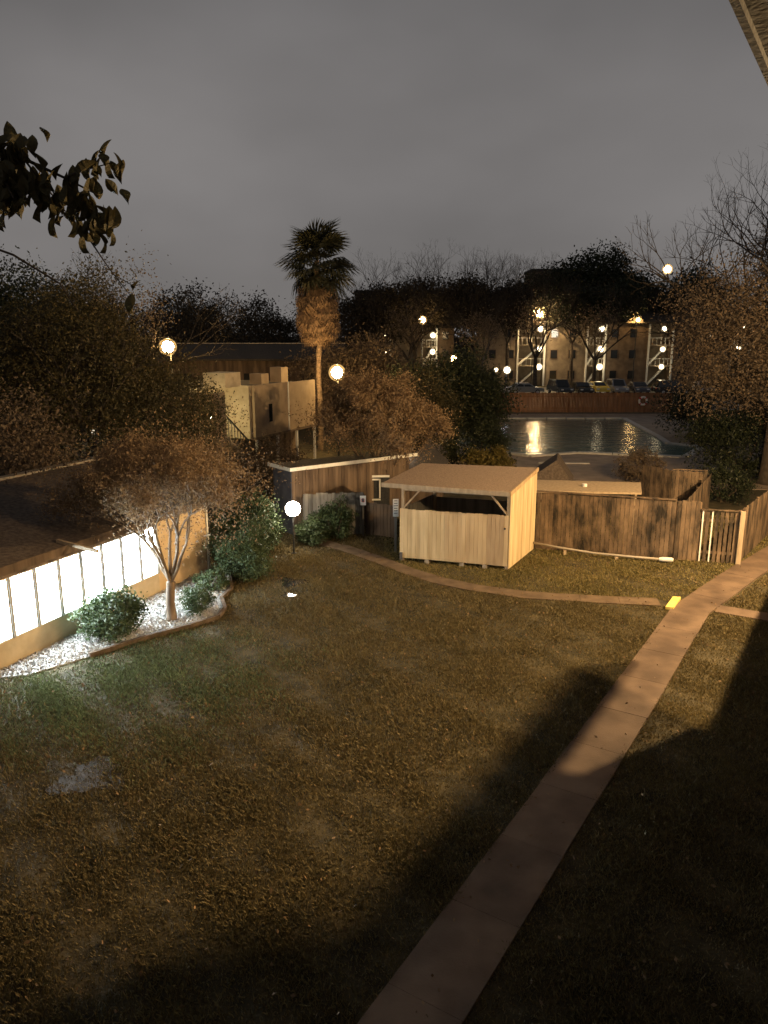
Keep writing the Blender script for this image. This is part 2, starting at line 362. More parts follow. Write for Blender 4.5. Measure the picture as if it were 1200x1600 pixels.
# lawn blades
def bary():
    x = rng.uniform(-13, 16, 1500000); y = rng.uniform(6, 31, 1500000)
    keep = rng.uniform(size=len(x)) < np.clip(1.25 - y / 34, .25, 1)
    x, y = x[keep], y[keep]
    vis = np.abs(x) < .56 * y + 1.2
    x, y = x[vis], y[vis]
    a = x * math.sin(TH) + y * math.cos(TH); b = x * math.cos(TH) - y * math.sin(TH)
    ok = ~((b > -3.88) & (b < -3.02) & (a < 21.6)) & ~((a > 21.3) & (np.abs(b - (-3.48 + (a - 21.3) * .178)) < .52)) & ~((a > 21.45) & (a < 22.1) & (b > -3))
    ok &= ~inside(bedpoly, x, y)
    for pp in PUD: ok &= ~(inside(pp, x, y) & (rng.uniform(size=len(x)) < (.72 if pp is not PUD[2] else .28)))
    gp = [(-2.6, 27.2), (-1.3, 26.0), (-.1, 24.6), (.75, 23.45), (1.7, 22.45), (2.7, 21.75), (4.0, 21.15), (5.6, 20.82), (7.75, 20.5)]
    for i in range(len(gp) - 1):
        p = np.array(gp[i]); q = np.array(gp[i + 1]); dv = q - p; t = np.clip(((x - p[0]) * dv[0] + (y - p[1]) * dv[1]) / (dv @ dv), 0, 1)
        ok &= np.hypot(x - p[0] - t * dv[0], y - p[1] - t * dv[1]) > .27
    ok &= ~inside([(-14, 12), (-8.6, 15.7), (-5.5, 23.7), (-10, 27)], x, y)
    # bare, thin places of its own
    f = np.sin(x * 1.7 + 1.3 * np.sin(y * .9)) * np.sin(y * 1.4 + 1.1 * np.sin(x * .8)) + .5 * np.sin(x * 4.1 + y * 3.3)
    ok &= rng.uniform(size=len(x)) < np.clip(.75 + .35 * f, .3, 1)
    return x[ok], y[ok], f[ok]
x, y, fz = bary(); n = len(x)
hgt = rng.uniform(.022, .070, n) * (1 + .25 * fz); an = rng.uniform(0, 6.283, n); ln = rng.uniform(.1, 1.1, n); wd = rng.uniform(.0045, .0105, n) * (.6 + y / 22)
dx, dy = np.cos(an), np.sin(an)
base = np.stack([x, y, np.zeros(n)], 1); side = np.stack([-dy * wd, dx * wd, np.zeros(n)], 1)
mid = base + np.stack([dx * hgt * ln * .35, dy * hgt * ln * .35, hgt * .6], 1)
tip = base + np.stack([dx * hgt * ln, dy * hgt * ln, hgt], 1)
VV = np.stack([base - side, base + side, tip, mid - side * .8], 1)
gx = np.array([-3, .75, 1.7, 2.7, 4.0, 5.6, 7.75, 9.5, 20]); gy = np.array([27, 23.45, 22.45, 21.75, 21.15, 20.82, 20.5, 21.5, 30])
lush = (y > np.interp(x, gx, gy)) & (x > 0)
winlit = ~lush & (rng.uniform(size=n) < np.clip(1.25 - np.hypot((x + 6.3) / 4.2, (y - 15.6) / 3.4) + .12 * fz, 0, 1))  # pool of window light painted into the grass, edge feathered
tag(quads('lawn_grass', VV[~lush & ~winlit], 'blade'), 'short worn winter lawn between the path and the lit office', 'grass', kind='stuff')
tag(quads('lawn_winlit', VV[winlit], 'blade_winlit'), 'grass painted greener for the light spilling from the windows', 'grass', kind='stuff')
tag(quads('lawn_strip', VV[lush], 'blade_lush'), 'brighter grass strip between the garden walk and the stained fence', 'grass', kind='stuff')
n = 2600; x = rng.uniform(-9, 12, n); y = rng.uniform(7, 27, n)
tag(leaves('leaf_litter', np.stack([x, y, rng.uniform(.03, .06, n)], 1), .035, 'litter', aspect=.6), 'small dry fallen leaves scattered over the lawn', 'leaves', kind='stuff')

# ------------------------------------------------------------------ block the picture is taken from (local x = b, y = a)
cb = thing('apartment_block', 'dark eave of the apartment block above the top right corner', 'building', (0, 0, 0), -TH)
MB().box(1.75, 2.1, -6, 13.2, 0, 8.9).build('wall', 'stuccobrown', cb)
MB().box(.10, .22, -6, 13.0, 5.5, 6.5).build('parapet', 'stuccobrown', cb)
MB().box(.10, 1.75, -6, 13.0, 5.25, 5.5).build('balcony_slab', 'stuccobrown', cb)
MB().box(.3, 1.75, -6, 13.0, 2.55, 2.8).build('balcony_slab', 'stuccobrown', cb)
MB().box(1.75, 2.1, 13.2, 20.5, 0, 8.9).build('wall', 'stuccobrown', cb)
MB().box(.62, 1.74, 11.38, 11.5, 5.51, 8.0).build('shadow_divider', 'stuccobrown', cb)  # unseen panel added to keep porch light off the lower-left lawn
MB().box(.33, 1.75, 13.0, 17.2, 5.25, 5.5).build('unseen_walkway_slab', 'stuccobrown', cb)  # unseen slab added to keep porch light off the strip by the path
MB().box(.48, .52, 19.8, 21.7, 6.17, 6.45).build('shadow_board', 'siding', cb)  # unseen board added to cast the shadow band beside the path
MB().box(.48, .68, 20.5, 20.6, 6.2, 6.4).build('shadow_board_end', 'siding', cb)  # unseen stub joining the added board to the wall
MB().box(.62, 2.1, 20.5, 20.62, 0, 8.9).build('end_wall', 'stuccobrown', cb)
MB().box(2.0, 2.3, 20.62, 36, 0, 8.9).build('wall', 'stuccobrown', cb)
MB().box(.62, 2.0, 20.62, 36, 5.25, 5.5).build('unseen_walkway_slab', 'stuccobrown', cb)
MB().box(.68, 2.0, 20.62, 36, 2.55, 2.8).build('unseen_walkway_slab', 'stuccobrown', cb)
rf = MB().prism([(-.73, -8), (6, -8), (6, 36), (-.73, 36)], 8.92, [9.1, 10.4, 10.4, 9.1]).build('roof', 'soffit', cb)
MB().box(-.77, -.73, -8, 36, 8.88, 9.14).build('fascia', 'soffit', rf)
def wall_lamp(loc, power, col, label, rad):
    t = thing('wall_lamp', label, 'lamp', loc, -TH)
    MB().box(-.04, .14, -.05, .05, -.02, .10).build('bracket', 'dark', t)
    MB().prism([(-.26, -.13), (-.02, -.13), (-.02, .13), (-.26, .13)], .14, .20).build('hood', 'dark', t)
    ld = bpy.data.lights.new('lamp_light', 'POINT'); ld.energy = power; ld.color = col; ld.shadow_soft_size = rad
    lo = bpy.data.objects.new('lamp_light', ld); COL.objects.link(lo); lo.parent = t; lo.location = (-.15, 0, -.08)
wall_lamp(AB(23, 1.86, 7.95), FLOOD, SODIUM, 'walkway lamp on the near block beside the path, out of view', .03)
wall_lamp(AB(12.2, 1.6, 8.35), PORCH, SODIUM, 'porch lamp under the near block eave, out of view', .07)

# ------------------------------------------------------------------ office building at left with lit windows
OA = R(21.7); ox, oy = -8.62, 16.05
ofc = thing('office_building', 'low office building with a row of glaring white windows', 'building', (ox, oy, 0), -OA)
# local: facade on x = 0 facing +x, y runs away from the camera
z0, z1 = .62, 2.06
MB().box(-.25, 0, -4.6, -.3, 0, 2.5).build('wall', 'stucco', ofc)
MB().box(-.22, -.0, -.3, 5.65, 0, z0).build('sill_wall', 'stucco', ofc)
MB().box(-.22, -.0, -.3, 5.65, z1, 2.42).build('header', 'siding', ofc)
MB().box(-.25, .0, 5.65, 8.15, 0, 2.46).build('end_wall', 'officewall', ofc)
MB().box(.003, .05, 8.05, 8.13, 0, 2.4).build('downspout', 'trim', ofc)
MB().box(-9, -.25, 8.0, 8.14, 0, 2.45).build('wall', 'stucco', ofc)
MB().box(-9, -.25, -4.5, -4.3, 0, 2.45).build('wall', 'stucco', ofc)
ys = [-.3 + 5.95 * i / 8 for i in range(9)]
for i in range(8):
    wf = MB().frame(-.14, .012, ys[i] + .036, ys[i + 1] - .036, z0, z1, .03).build('window', 'trim', ofc)
    MB().box(-.10, -.08, ys[i] + .067, ys[i + 1] - .067, z0 + .031, z1 - .031).build('pane', 'window', wf)
for i in range(9):
    MB().box(-.15, .03, ys[i] - .025, ys[i] + .025, z0, z1).build('mullion', 'mullion', ofc)
MB().prism([(.75, -5.2), (.75, 8.5), (-4.6, 8.5), (-4.6, -5.2)], [2.46, 2.46, 3.1, 3.1], [2.60, 2.60, 3.26, 3.26]).build('roof', 'brownroof', ofc)
MB().prism([(-4.6, -5.2), (-4.6, 8.5), (-10, 8.5), (-10, -5.2)], [3.1, 3.1, 2.4, 2.4], [3.26, 3.26, 2.55, 2.55]).build('roof', 'brownroof', ofc)
MB().box(-4.75, -4.45, -5.2, 8.5, 3.24, 3.31).build('ridge_cap', 'pipe', ofc)
MB().box(.75, .79, -5.2, 8.5, 2.42, 2.62).build('fascia', 'siding', ofc)
MB().bar((.45, 1.55, 2.68), (1.55, 1.62, 2.52), .075, .075).build('bracket_arm', 'shedwood', ofc)

# ------------------------------------------------------------------ shed
FL, FR = Vector((.54, 24.55)), Vector((3.95, 23.50)); bv = Vector((1.27, 2.42)); BRr, BL = FR + bv, FL + bv
sh = thing('bin_shed', 'cream boarded open-topped shed with a flat tan roof', 'shed', (FR.x, FR.y, 0))
u = (FL - FR); L = u.length; u = u / L; v = bv.normalized(); D = bv.length
def loc2(s, t): q = u * s + v * t; return (q.x, q.y)
def plank(s0, s1, t0, t1, za, zb, mtl, name='board', par=sh): MB().prism([loc2(s0, t0), loc2(s0, t1), loc2(s1, t1), loc2(s1, t0)], za, zb).build(name, mtl, par)
nb = 26; bw = L / nb
for i in range(nb):
    s = i * bw + .02
    j = random.uniform(-.006, .006); top = 1.80 + random.uniform(-.012, .012)
    mtl = 'tan' if i in (1, 2, 3, 4) else ('mid' if i < 15 else 'cream')
    a0, a1 = s + .0026, s + bw - .0026; dx_ = .014
    pl = [loc2(a0, j), loc2(a1, j)]
    q = MB()
    for t in (j, j + .022):
        q.add([(*loc2(a0, t), .14), (*loc2(a1, t), .14), (*loc2(a1, t), top - .016), (*loc2(a1 - dx_, t), top), (*loc2(a0 + dx_, t), top), (*loc2(a0, t), top - .016)], [])
    q.f = [(0, 1, 2, 3, 4, 5), (11, 10, 9, 8, 7, 6)] + [((k + 1) % 6, k, 6 + k, 6 + (k + 1) % 6) for k in range(6)]
    q.build('board', mtl, sh)
ns = 19; sw = D / ns
def rz_(t): return 2.50 + .25 * t / D
for i in range(ns):
    t0, t1 = i * sw + .0018, (i + 1) * sw - .0018; o = random.uniform(-.005, .005)
    q = MB(); w0 = -.03 + o
    q.prism([loc2(w0, t0), loc2(w0, t1), loc2(w0 + .022, t1), loc2(w0 + .022, t0)], .06, [rz_(t0), rz_(t1), rz_(t1), rz_(t0)])
    q.build('board', 'cream', sh)
MB().prism([loc2(L - .02, 0.03), loc2(L - .02, D), loc2(L + .01, D), loc2(L + .01, .03)], .1, 1.8).build('side_panel', 'greywood', sh)
MB().prism([loc2(0, D - .03), loc2(0, D), loc2(L, D), loc2(L, D - .03)], .1, 1.7).build('back_panel', 'greywood', sh)
for (s, t, zt) in ((.06, .08, 2.50), (L - .06, .08, 2.50), (.06, D - .1, 2.74), (L - .06, D - .1, 2.74)):
    plank(s - .045, s + .045, t - .045, t + .045, .02, zt, 'shedwood', 'post')
for (s, sg) in ((.1, 1), (L - .1, -1)):
    p = loc2(s, .05); q = loc2(s + sg * .52, .05)
    MB().bar((*p, 1.84), (*q, 2.44), .08, .05).build('brace', 'shedwood', sh)
MB().bar((*loc2(.03, .06), 2.47), (*loc2(L - .03, .06), 2.47), .06, .12).build('beam', 'shedwood', sh)
MB().bar((*loc2(.0, .05), 1.6), (*loc2(L, .05), 1.6), .04, .09).build('rail', 'shedwood', sh)
MB().bar((*loc2(.0, .05), .4), (*loc2(L, .05), .4), .04, .09).build('rail', 'shedwood', sh)
for s in (.75, 1.5, L - .9):
    plank(s - .07, s + .07, .0, .3, -.02, .13, 'pipe', 'footing')
rp = [(-.08 - FR.x, 24.82 - FR.y), (3.90 - FR.x, 23.28 - FR.y), (5.34 - FR.x, 26.25 - FR.y), (1.36 - FR.x, 27.2 - FR.y)]
MB().prism(rp, [2.52, 2.52, 2.79, 2.79], [2.60, 2.60, 2.87, 2.87]).build('roof', 'shingle', sh)
MB().bar((rp[0][0], rp[0][1], 2.545), (rp[1][0], rp[1][1], 2.545), .05, .14).build('fascia', 'shedwood', sh)
MB().bar((rp[1][0], rp[1][1], 2.545), (rp[2][0], rp[2][1], 2.815), .05, .14).build('fascia', 'tan', sh)
MB().ball((*loc2(.13, -.02), 1.38), .035, 8, 6).build('knob', 'dark', sh)
MB().bar((*loc2(L - .05, -.05), .10), (*loc2(L - .05, -.05), .32), .10, .10).build('corner_block', 'bluesiding', sh)
# bins in the dark inside
for i, (s, t) in enumerate(((.9, 1.3), (2.2, 1.2))):
    q = u * s + v * t + FR
    d = thing('rubbish_bin', ['dark wheeled rubbish bin in the shed, nearer the lit side wall', 'dark wheeled rubbish bin in the shed, nearer the sign'][i], 'bin', (q.x, q.y, 0), random.uniform(-.4, .1), 'bins in the shed')
    MB().prism([(-.4, -.35), (.4, -.35), (.4, .35), (-.4, .35)], .05, 1.25).build('body', 'dark', d)
    MB().prism([(-.44, -.4), (.44, -.4), (.44, .4), (-.44, .4)], 1.26, [1.30, 1.30, 1.40, 1.40]).build('lid', 'dark', d)
    for sx in (-.42, .36): MB().tube([(sx, .36, .12), (sx + .06, .36, .12)], .12, 10).build('wheel', 'rubber', d)

# ------------------------------------------------------------------ fences
def fence(name, label, p, q, h, mtl='fence', pw=.145, gap=.006, face=1, rail=True, cap=False, skip=(), group=None, jitter=.02, zb=.03, special=None):
    p = Vector(p); q = Vector(q); d = q - p; L = d.length; d /= L; nn = Vector((d.y, -d.x)) * face
    f = thing(name, label, 'fence', (p.x, p.y, 0), 0, group)
    k = max(1, round(L / pw)); w = L / k
    for i in range(k):
        if i in skip: continue
        a, b = d * (i * w + gap), d * ((i + 1) * w - gap); o = nn * random.uniform(-.005, .005); zz = h + random.uniform(-jitter, jitter)
        mt = (special or {}).get(i, mtl)
        MB().prism([tuple(a + o), tuple(b + o), tuple(b + o - nn * .02), tuple(a + o - nn * .02)][::(1 if face < 0 else -1)], zb, zz).build('plank', mt, f)
    if rail:
        for z in (.35, h - .3):
            a = -nn * .05; b = d * L - nn * .05
            MB().bar((a.x, a.y, z), (b.x, b.y, z), .05, .09).build('rail', mtl, f)
    npst = max(2, round(L / 2.4) + 1)
    for i in range(npst):
        c = d * (L * i / (npst - 1)) - nn * .09
        MB().bar((c.x, c.y, 0), (c.x, c.y, h - .04), .09, .09).build('post', mtl, f)
    if cap:
        a = -nn * .02; b = d * L - nn * .02
        MB().bar((a.x, a.y, h + .05), (b.x, b.y, h + .05), .12, .035).build('cap_rail', 'fence', f)
    return f
fence('plank_fence', 'long stained plank fence joined to the right side of the shed', (5.30, 26.05), (9.62, 24.62), 2.03, cap=True)
fence('plank_fence', 'short plank fence panel between long stained fence and gapped gate', (9.64, 24.62), (10.36, 24.50), 2.05)
gt = fence('plank_gate', 'gapped plank gate with two white slats beside the path', (10.38, 24.48), (11.52, 24.20), 1.74, pw=.142, gap=.022, cap=True, special={0: 'trim', 2: 'trim'})
# two white slats are narrow
for o in [c for c in gt.children if c.name.startswith('plank') and c.data.materials[0] == M['trim']]:
    me = o.data; c = sum((vv.co for vv in me.vertices), Vector()) / len(me.vertices)
    for vv in me.vertices: vv.co.x = c.x + (vv.co.x - c.x) * .42; vv.co.y = c.y + (vv.co.y - c.y) * .42
fence('plank_fence', 'warmly lit plank fence running back beside the path at right', (11.62, 24.2), (16.3, 30.4), 1.86)
MB_post = tag(MB().prism([(11.50, 24.08), (11.64, 24.04), (11.68, 24.18), (11.54, 24.22)], 0, 1.80).build('corner_post', 'shedwood'), 'square corner post at the end of the gapped gate', 'post')
fence('plank_fence', 'lit plank fence running back behind the gapped gate', (9.98, 24.7), (12.83, 29.62), 2.04)
fence('plank_fence', 'dark plank fence of the rear enclosure below the pool', (10.85, 31.8), (11.62, 30.65), 2.0)
fence('plank_fence', 'brown plank fence with pale cap facing camera behind the gate', (11.66, 30.62), (12.95, 30.3), 2.0, cap=True)
# lawn-side fence by the pool house
fence('plank_fence', 'low grey picket fence in front of the brown pool house', (-2.95, 27.78), (-.78, 28.05), 1.62, 'greywood', jitter=.04)
fence('plank_gate', 'dark picket gate between the two small white signs', (-.66, 28.02), (.38, 27.5), 1.25, 'siding', jitter=.03)
# pipe along the fence
pp = thing('drain_pipe', 'pale plastic pipe lying along the foot of the stained fence', 'pipe', (5.2, 25.7, 0))
MB().tube([(0, .1, .30), (.9, -.30, .22), (1.9, -.72, .16), (3.1, -1.06, .13), (3.95, -1.3, .12)], .04, 8).build('tube', 'pipe', pp, smooth=True)
MB().tube([(3.9, -1.29, .12), (4.0, -1.31, .12), (4.28, -1.37, .12), (4.34, -1.385, .12)], [.05, .075, .075, .05], 10).build('end_cap', 'trim', pp)
for x_, y_, z_ in ((1.0, -.34, .2), (2.6, -.92, .13)): MB().box(x_ - .05, x_ + .05, y_ - .05, y_ + .05, -.02, z_ - .04).build('support', 'shedwood', pp)
# far red fence behind the pool: too far to pick planks singly
ff = thing('cedar_fence', 'long reddish cedar fence at the far end of the pool', 'fence', (10.2, 73.6, 0))
q = MB(); xx = 0
while xx < 17.2:
    q.box(xx + .01, xx + .135, random.uniform(-.02, .0), .02, .05, 1.9 + random.uniform(-.03, .03)); xx += .145
tag(q.build('planks', 'fence_red', ff), kind='stuff')
for z in (.4, 1.5): MB().box(0, 17.2, .03, .08, z, z + .09).build('rail', 'fence_red', ff)
for i in range(8): MB().box(i * 2.44, i * 2.44 + .1, .08, .18, 0, 1.85).build('post', 'fence_red', ff)
lr = thing('life_ring', 'pale life ring hung on the far cedar fence', 'life ring', (24.55, 73.3, 1.15))
MB().tube([(math.cos(a * .3927) * .36, 0, math.sin(a * .3927) * .36) for a in range(17)], .10, 8, cap=False).build('ring', 'ring', lr, smooth=True)
for a in range(4): 
    c = (math.cos(a * 1.57 + .8) * .36, 0, math.sin(a * 1.57 + .8) * .36)
    MB().ball(c, .115, 8, 6).build('band', 'red', lr)

# ------------------------------------------------------------------ signs
def sign(label, loc, rz, w, h, post, kind):
    s = thing('sign', label, 'sign', loc, rz)
    MB().box(-w / 2, w / 2, -.012, 0, post, post + h).build('plate', 'white', s)
    MB().box(-.04, .04, .004, .08, 0, post + h * .8).build('post', 'greywood', s)
    if kind == 0:
        r = MB(); cx, cz = 0, post + h * .52
        for k in range(20):
            a, b = 6.2832 * k / 20, 6.2832 * (k + 1) / 20
            r.add([(cx + .075 * math.cos(a), -.016, cz + .075 * math.sin(a)), (cx + .075 * math.cos(b), -.016, cz + .075 * math.sin(b)), (cx + .058 * math.cos(b), -.016, cz + .058 * math.sin(b)), (cx + .058 * math.cos(a), -.016, cz + .058 * math.sin(a))], [(0, 1, 2, 3)])
        r.build('red_ring', 'red', s)
        MB().prism([(-.03, -.017), (.03, -.017), (.02, -.015), (-.02, -.015)], post + h * .36, post + h * .62).build('mark', 'black', s)
        MB().ball((0, -.018, post + h * .66), .022, 8, 6).build('mark', 'black', s)
    else:
        for k in range(6):
            ww = w * random.uniform(.28, .42); zz = post + h * (.88 - .14 * k)
            MB().box(-ww, ww, -.016, -.0125, zz, zz + .022).build('print_line', 'black', s)
sign('small white pictogram sign on the grey picket fence', (-.78, 27.85, 0), 0, .22, .36, 1.18, 0)
sign('tall white notice board of fine print at left of the shed', (.40, 25.6, 0), .1, .19, .62, 1.28, 1)

# ------------------------------------------------------------------ globe lamp on the lawn
gl = thing('globe_lamp', 'lit white globe lamp on a short black post in the lawn', 'lamp', (-3.09, 25.4, 0))
MB().tube([(0, 0, 0), (0, 0, .05), (0, 0, .06), (0, 0, 1.34)], [.09, .09, .035, .03], 10).build('post', 'dark', gl)
MB().tube([(0, 0, 1.30), (0, 0, 1.38)], [.05, .09], 10).build('collar', 'dark', gl)
MB().ball((0, 0, 1.60), .255, 20, 14).build('globe', 'globe', gl, smooth=True)

# ------------------------------------------------------------------ pool house group
ph = thing('pool_house', 'brown flat-roofed pool house with a white roof edge', 'building', (-3.4, 27.9, 0), -R(52.5) + R(90))
# local x along azimuth 52.5 (long face at y = 0 facing the camera), y away
Lp = 5.6
k = 38
for i in range(k):
    MB().box(i * Lp / k + .006, (i + 1) * Lp / k - .006, random.uniform(-.006, .004), .03, 0, 2.48).build('siding_board', 'siding', ph)
MB().box(-.02, .03, .03, 1.35, 0, 2.48).build('end_wall', 'bluesiding', ph)
MB().box(0.03, Lp, 1.3, 1.35, 0, 2.44).build('wall', 'siding', ph)
MB().box(Lp - .03, Lp, .03, 1.3, 0, 2.44).build('wall', 'siding', ph)
MB().box(-.14, Lp + .3, -.14, 1.5, 2.49, 2.54).build('roof', 'darkroof', ph)
MB().box(-.17, Lp + .3, -.17, -.14, 2.47, 2.60).build('fascia', 'trim', ph)
MB().box(-.17, -.14, -.14, 1.5, 2.47, 2.60).build('fascia', 'trim', ph)
dr = thing('screen_door', 'white-trimmed narrow door glowing between fence and shed', 'door', (-.30, 30.2, 0), R(4))
for (a, b, c, d) in ((-.42, -.34, .2, 1.86), (-.42, .52, 1.80, 1.88), (-.24, -.18, .9, 1.68), (.10, .16, .95, 1.74), (-.24, .16, 1.68, 1.74), (-.24, .16, .86, .92)):
    MB().box(a, b, -.05, 0, c, d).build('trim', 'trim', dr)
MB().box(-.42, .52, .002, .04, .1, 1.88).build('leaf', 'dark', dr)
gb = thing('gabled_shelter', 'small dark gabled shelter roof behind the shed', 'shelter', (1.75, 33.5, 0), R(-12))
MB().prism([(-.85, -1.2), (.75, -1.2), (.75, 1.2), (-.85, 1.2)], 0, 1.7).build('wall', 'siding', gb)
MB().add([(-1.0, -1.35, 1.72), (.95, -1.35, 1.72), (0, -1.35, 2.62), (-1.0, 1.35, 1.72), (.95, 1.35, 1.72), (0, 1.35, 2.62)], [(0, 1, 2), (5, 4, 3), (0, 2, 5, 3), (2, 1, 4, 5), (1, 0, 3, 4)]).build('roof', 'darkroof', gb)
lp = thing('wall_light', 'tiny bright wall light left of the dark gabled shelter', 'lamp', (.93, 32.1, 2.18))
MB().ball((0, 0, 0), .075, 10, 7).build('bulb', 'globe', lp); MB().box(-.05, .05, .02, .2, -.12, .12).build('bracket', 'dark', lp)
hut = thing('pump_hut', 'small brown gabled pump hut behind the shed and fence', 'hut', (7.55, 34, 0), R(-14))
MB().prism([(-.9, -.9), (.75, -.9), (.75, .9), (-.9, .9)], 0, 1.1).build('wall', 'siding', hut)
MB().add([(-1.2, -1.1, 1.0), (.95, -1.1, 1.0), (.2, -1.1, 2.05), (-1.2, 1.1, 1.0), (.95, 1.1, 1.0), (.2, 1.1, 2.05)], [(0, 1, 2), (5, 4, 3), (0, 2, 5, 3), (2, 1, 4, 5), (1, 0, 3, 4)]).build('roof', 'brownroof', hut)
MB().box(.62, .72, -.94, -.905, .9, 1.1).build('lamp', 'globe', hut)
lt = thing('lean_to', 'flat tan lean-to cover showing over the stained fence', 'lean-to', (5.4, 26.7, 0))
MB().prism([(0, 0), (3.62, -.38), (4.2, 1.5), (.25, 2.1)], 1.90, 1.97).build('roof', 'shedwood', lt)
for (a, b) in ((.2, .2), (3.4, -.15), (3.95, 1.3), (.4, 1.85)): MB().box(a - .05, a + .05, b - .05, b + .05, 0, 1.9).build('post', 'shedwood', lt)
MB().tube([(1.9, .75, 1.97), (1.9, .75, 2.07)], .09, 10).build('vent_cap', 'trim', lt)
MB().bar((9.0, 44.2, .05), (11.9, 44.0, .05), .2, .07).build('tmp', 'coping')
tmp = bpy.data.objects['tmp']; tmp.name = 'deck_strip'; tag(tmp, 'thin pale strip across the pool deck near the hut', 'strip')

# ------------------------------------------------------------------ stucco block behind the myrtle
sb = thing('stucco_block', 'pale two-storey stucco block with stair and chimney towers', 'building', (-6.36, 38, 0), -R(22))
MB().box(-.2, 0, 0, 3.4, 2.35, 4.9).build('wall', 'stuccobrown', sb)
MB().box(-.2, -.04, 3.4, 6.6, 2.35, 4.85).build('wall', 'stuccobrown', sb)
MB().box(.0, .04, 3.34, 3.42, 2.35, 4.9).build('downspout', 'trim', sb)
MB().box(-.2, .0, -3.4, -2.55, 0, 4.75).build('wall', 'stuccobrown', sb)
MB().box(-2.2, -2.0, -2.55, 0, 0, 4.85).build('stair_wall', 'stucco', sb)
MB().box(-1.99, -.2, -.2, 0, 2.3, 4.9).build('stair_wall', 'stucco', sb)
MB().box(-7, -.9, -3.4, -2.55, 0, 4.7).build('wall', 'stuccobrown', sb)
MB().box(-2.0, -.75, -1.35, -.01, 4.86, 5.55).build('chimney', 'stucco', sb)
for (y_, h_) in ((2.2, 5.35), (4.3, 5.6)): MB().box(-1.6, -.9, y_, y_ + .75, 4.8, h_).build('chimney', 'stuccobrown', sb)
MB().box(-7, -.2, 0, 6.6, 4.6, 4.72).build('roof', 'darkroof', sb)
MB().box(-1.4, -1.2, 0, 6.6, 0, 2.3).build('wall', 'siding', sb)
MB().box(-1.4, .02, 0, 6.6, 2.22, 2.345).build('floor_slab', 'siding', sb)
MB().box(.003, .03, 1.35, 1.65, 3.0, 3.9).build('window', 'darkglass', sb)
for y_ in (.1, 2.2, 4.3, 6.4): MB().box(-.12, 0, y_, y_ + .1, 0, 2.22).build('post', 'trim', sb)
st = MB()
for i in range(10): st.box(-1.9, -.3, -2.5 + i * .24, -2.26 + i * .24, 1.05 + (9 - i) * .19, 1.25 + (9 - i) * .19)
st.build('stair', 'stucco', sb)
MB().bar((-.28, -2.5, 3.9), (-.28, -.1, 2.1), .06, .06).build('handrail', 'dark', sb)
for i in range(10): MB().bar((-.28, -2.45 + i * .25, 2.95 - i * .19), (-.28, -2.45 + i * .25, 3.86 - i * .187), .025, .025).build('baluster', 'dark', sb)
sl = thing('stair_light', 'wall light glowing in the stairwell of the stucco block', 'lamp', (0, 0, 0), 0)
sl.matrix_world = Matrix.Translation((-6.36, 38, 0)) @ Matrix.Rotation(-R(22), 4, 'Z') @ Matrix.Translation((-.9, -2.35, 3.45))
MB().ball((0, 0, 0), .12, 10, 7).build('bulb', 'stairlit', sl); MB().box(-.1, -.02, -.06, .06, -.1, .1).build('base', 'dark', sl)
# long block further back at left
lb = thing('long_block', 'long dark low-roofed block behind the sodium lamps at left', 'building', (-17.5, 62, 0), R(-2))
MB().box(0, 13.5, 0, .3, 0, 5.3).build('wall', 'siding', lb)
MB().box(0, .3, .3, 8, 0, 5.3).build('wall', 'aptwood', lb); MB().box(13.2, 13.5, .3, 8, 0, 5.3).build('wall', 'aptwood', lb)
MB().prism([(-.6, -.6), (14.1, -.6), (14.1, 4.2), (-.6, 4.2)], [5.3, 5.3, 6.4, 6.4], [5.45, 5.45, 6.55, 6.55]).build('roof', 'darkroof', lb)
MB().prism([(-.6, 4.2), (14.1, 4.2), (14.1, 9), (-.6, 9)], [6.4, 6.4, 5.3, 5.3], [6.55, 6.55, 5.45, 5.45]).build('roof', 'darkroof', lb)
MB().box(-.6, 14.1, 4.1, 4.3, 6.545, 6.62).build('ridge_cap', 'pipe', lb)
for i in range(5): MB().box(1.2 + i * 2.6, 2.2 + i * 2.6, -.03, -.005, 3.1, 4.3).build('window', 'darkglass', lb)
# pale wall at the left frame edge
pw = thing('pink_stucco_house', 'pinkish stucco house wall at the left frame edge', 'building', (-15.6, 27.2, 0), R(-20))
MB().box(-6, 2.5, 0, .25, 0, 2.75).build('wall', 'stucco', pw); MB().box(2.25, 2.5, .25, 5, 0, 2.75).build('wall', 'stucco', pw)
MB().prism([(-6.3, -.4), (2.8, -.4), (2.8, 5.2), (-6.3, 5.2)], 2.76, [2.86, 2.86, 3.3, 3.3]).build('roof', 'darkroof', pw)
hw = thing('lit_house', 'dark house with one small lit window seen through leaves at left', 'building', (-15.4, 36.5, 0), R(8))
MB().box(-3, 4, 0, 4, 0, 3.6).build('wall', 'siding', hw); MB().box(1.0, 1.55, -.03, -.005, 2.35, 2.95).build('window', 'palelit', hw)
MB().prism([(-3.4, -.4), (4.4, -.4), (4.4, 4.4), (-3.4, 4.4)], 3.61, [3.7, 3.7, 4.4, 4.4]).build('roof', 'darkroof', hw)

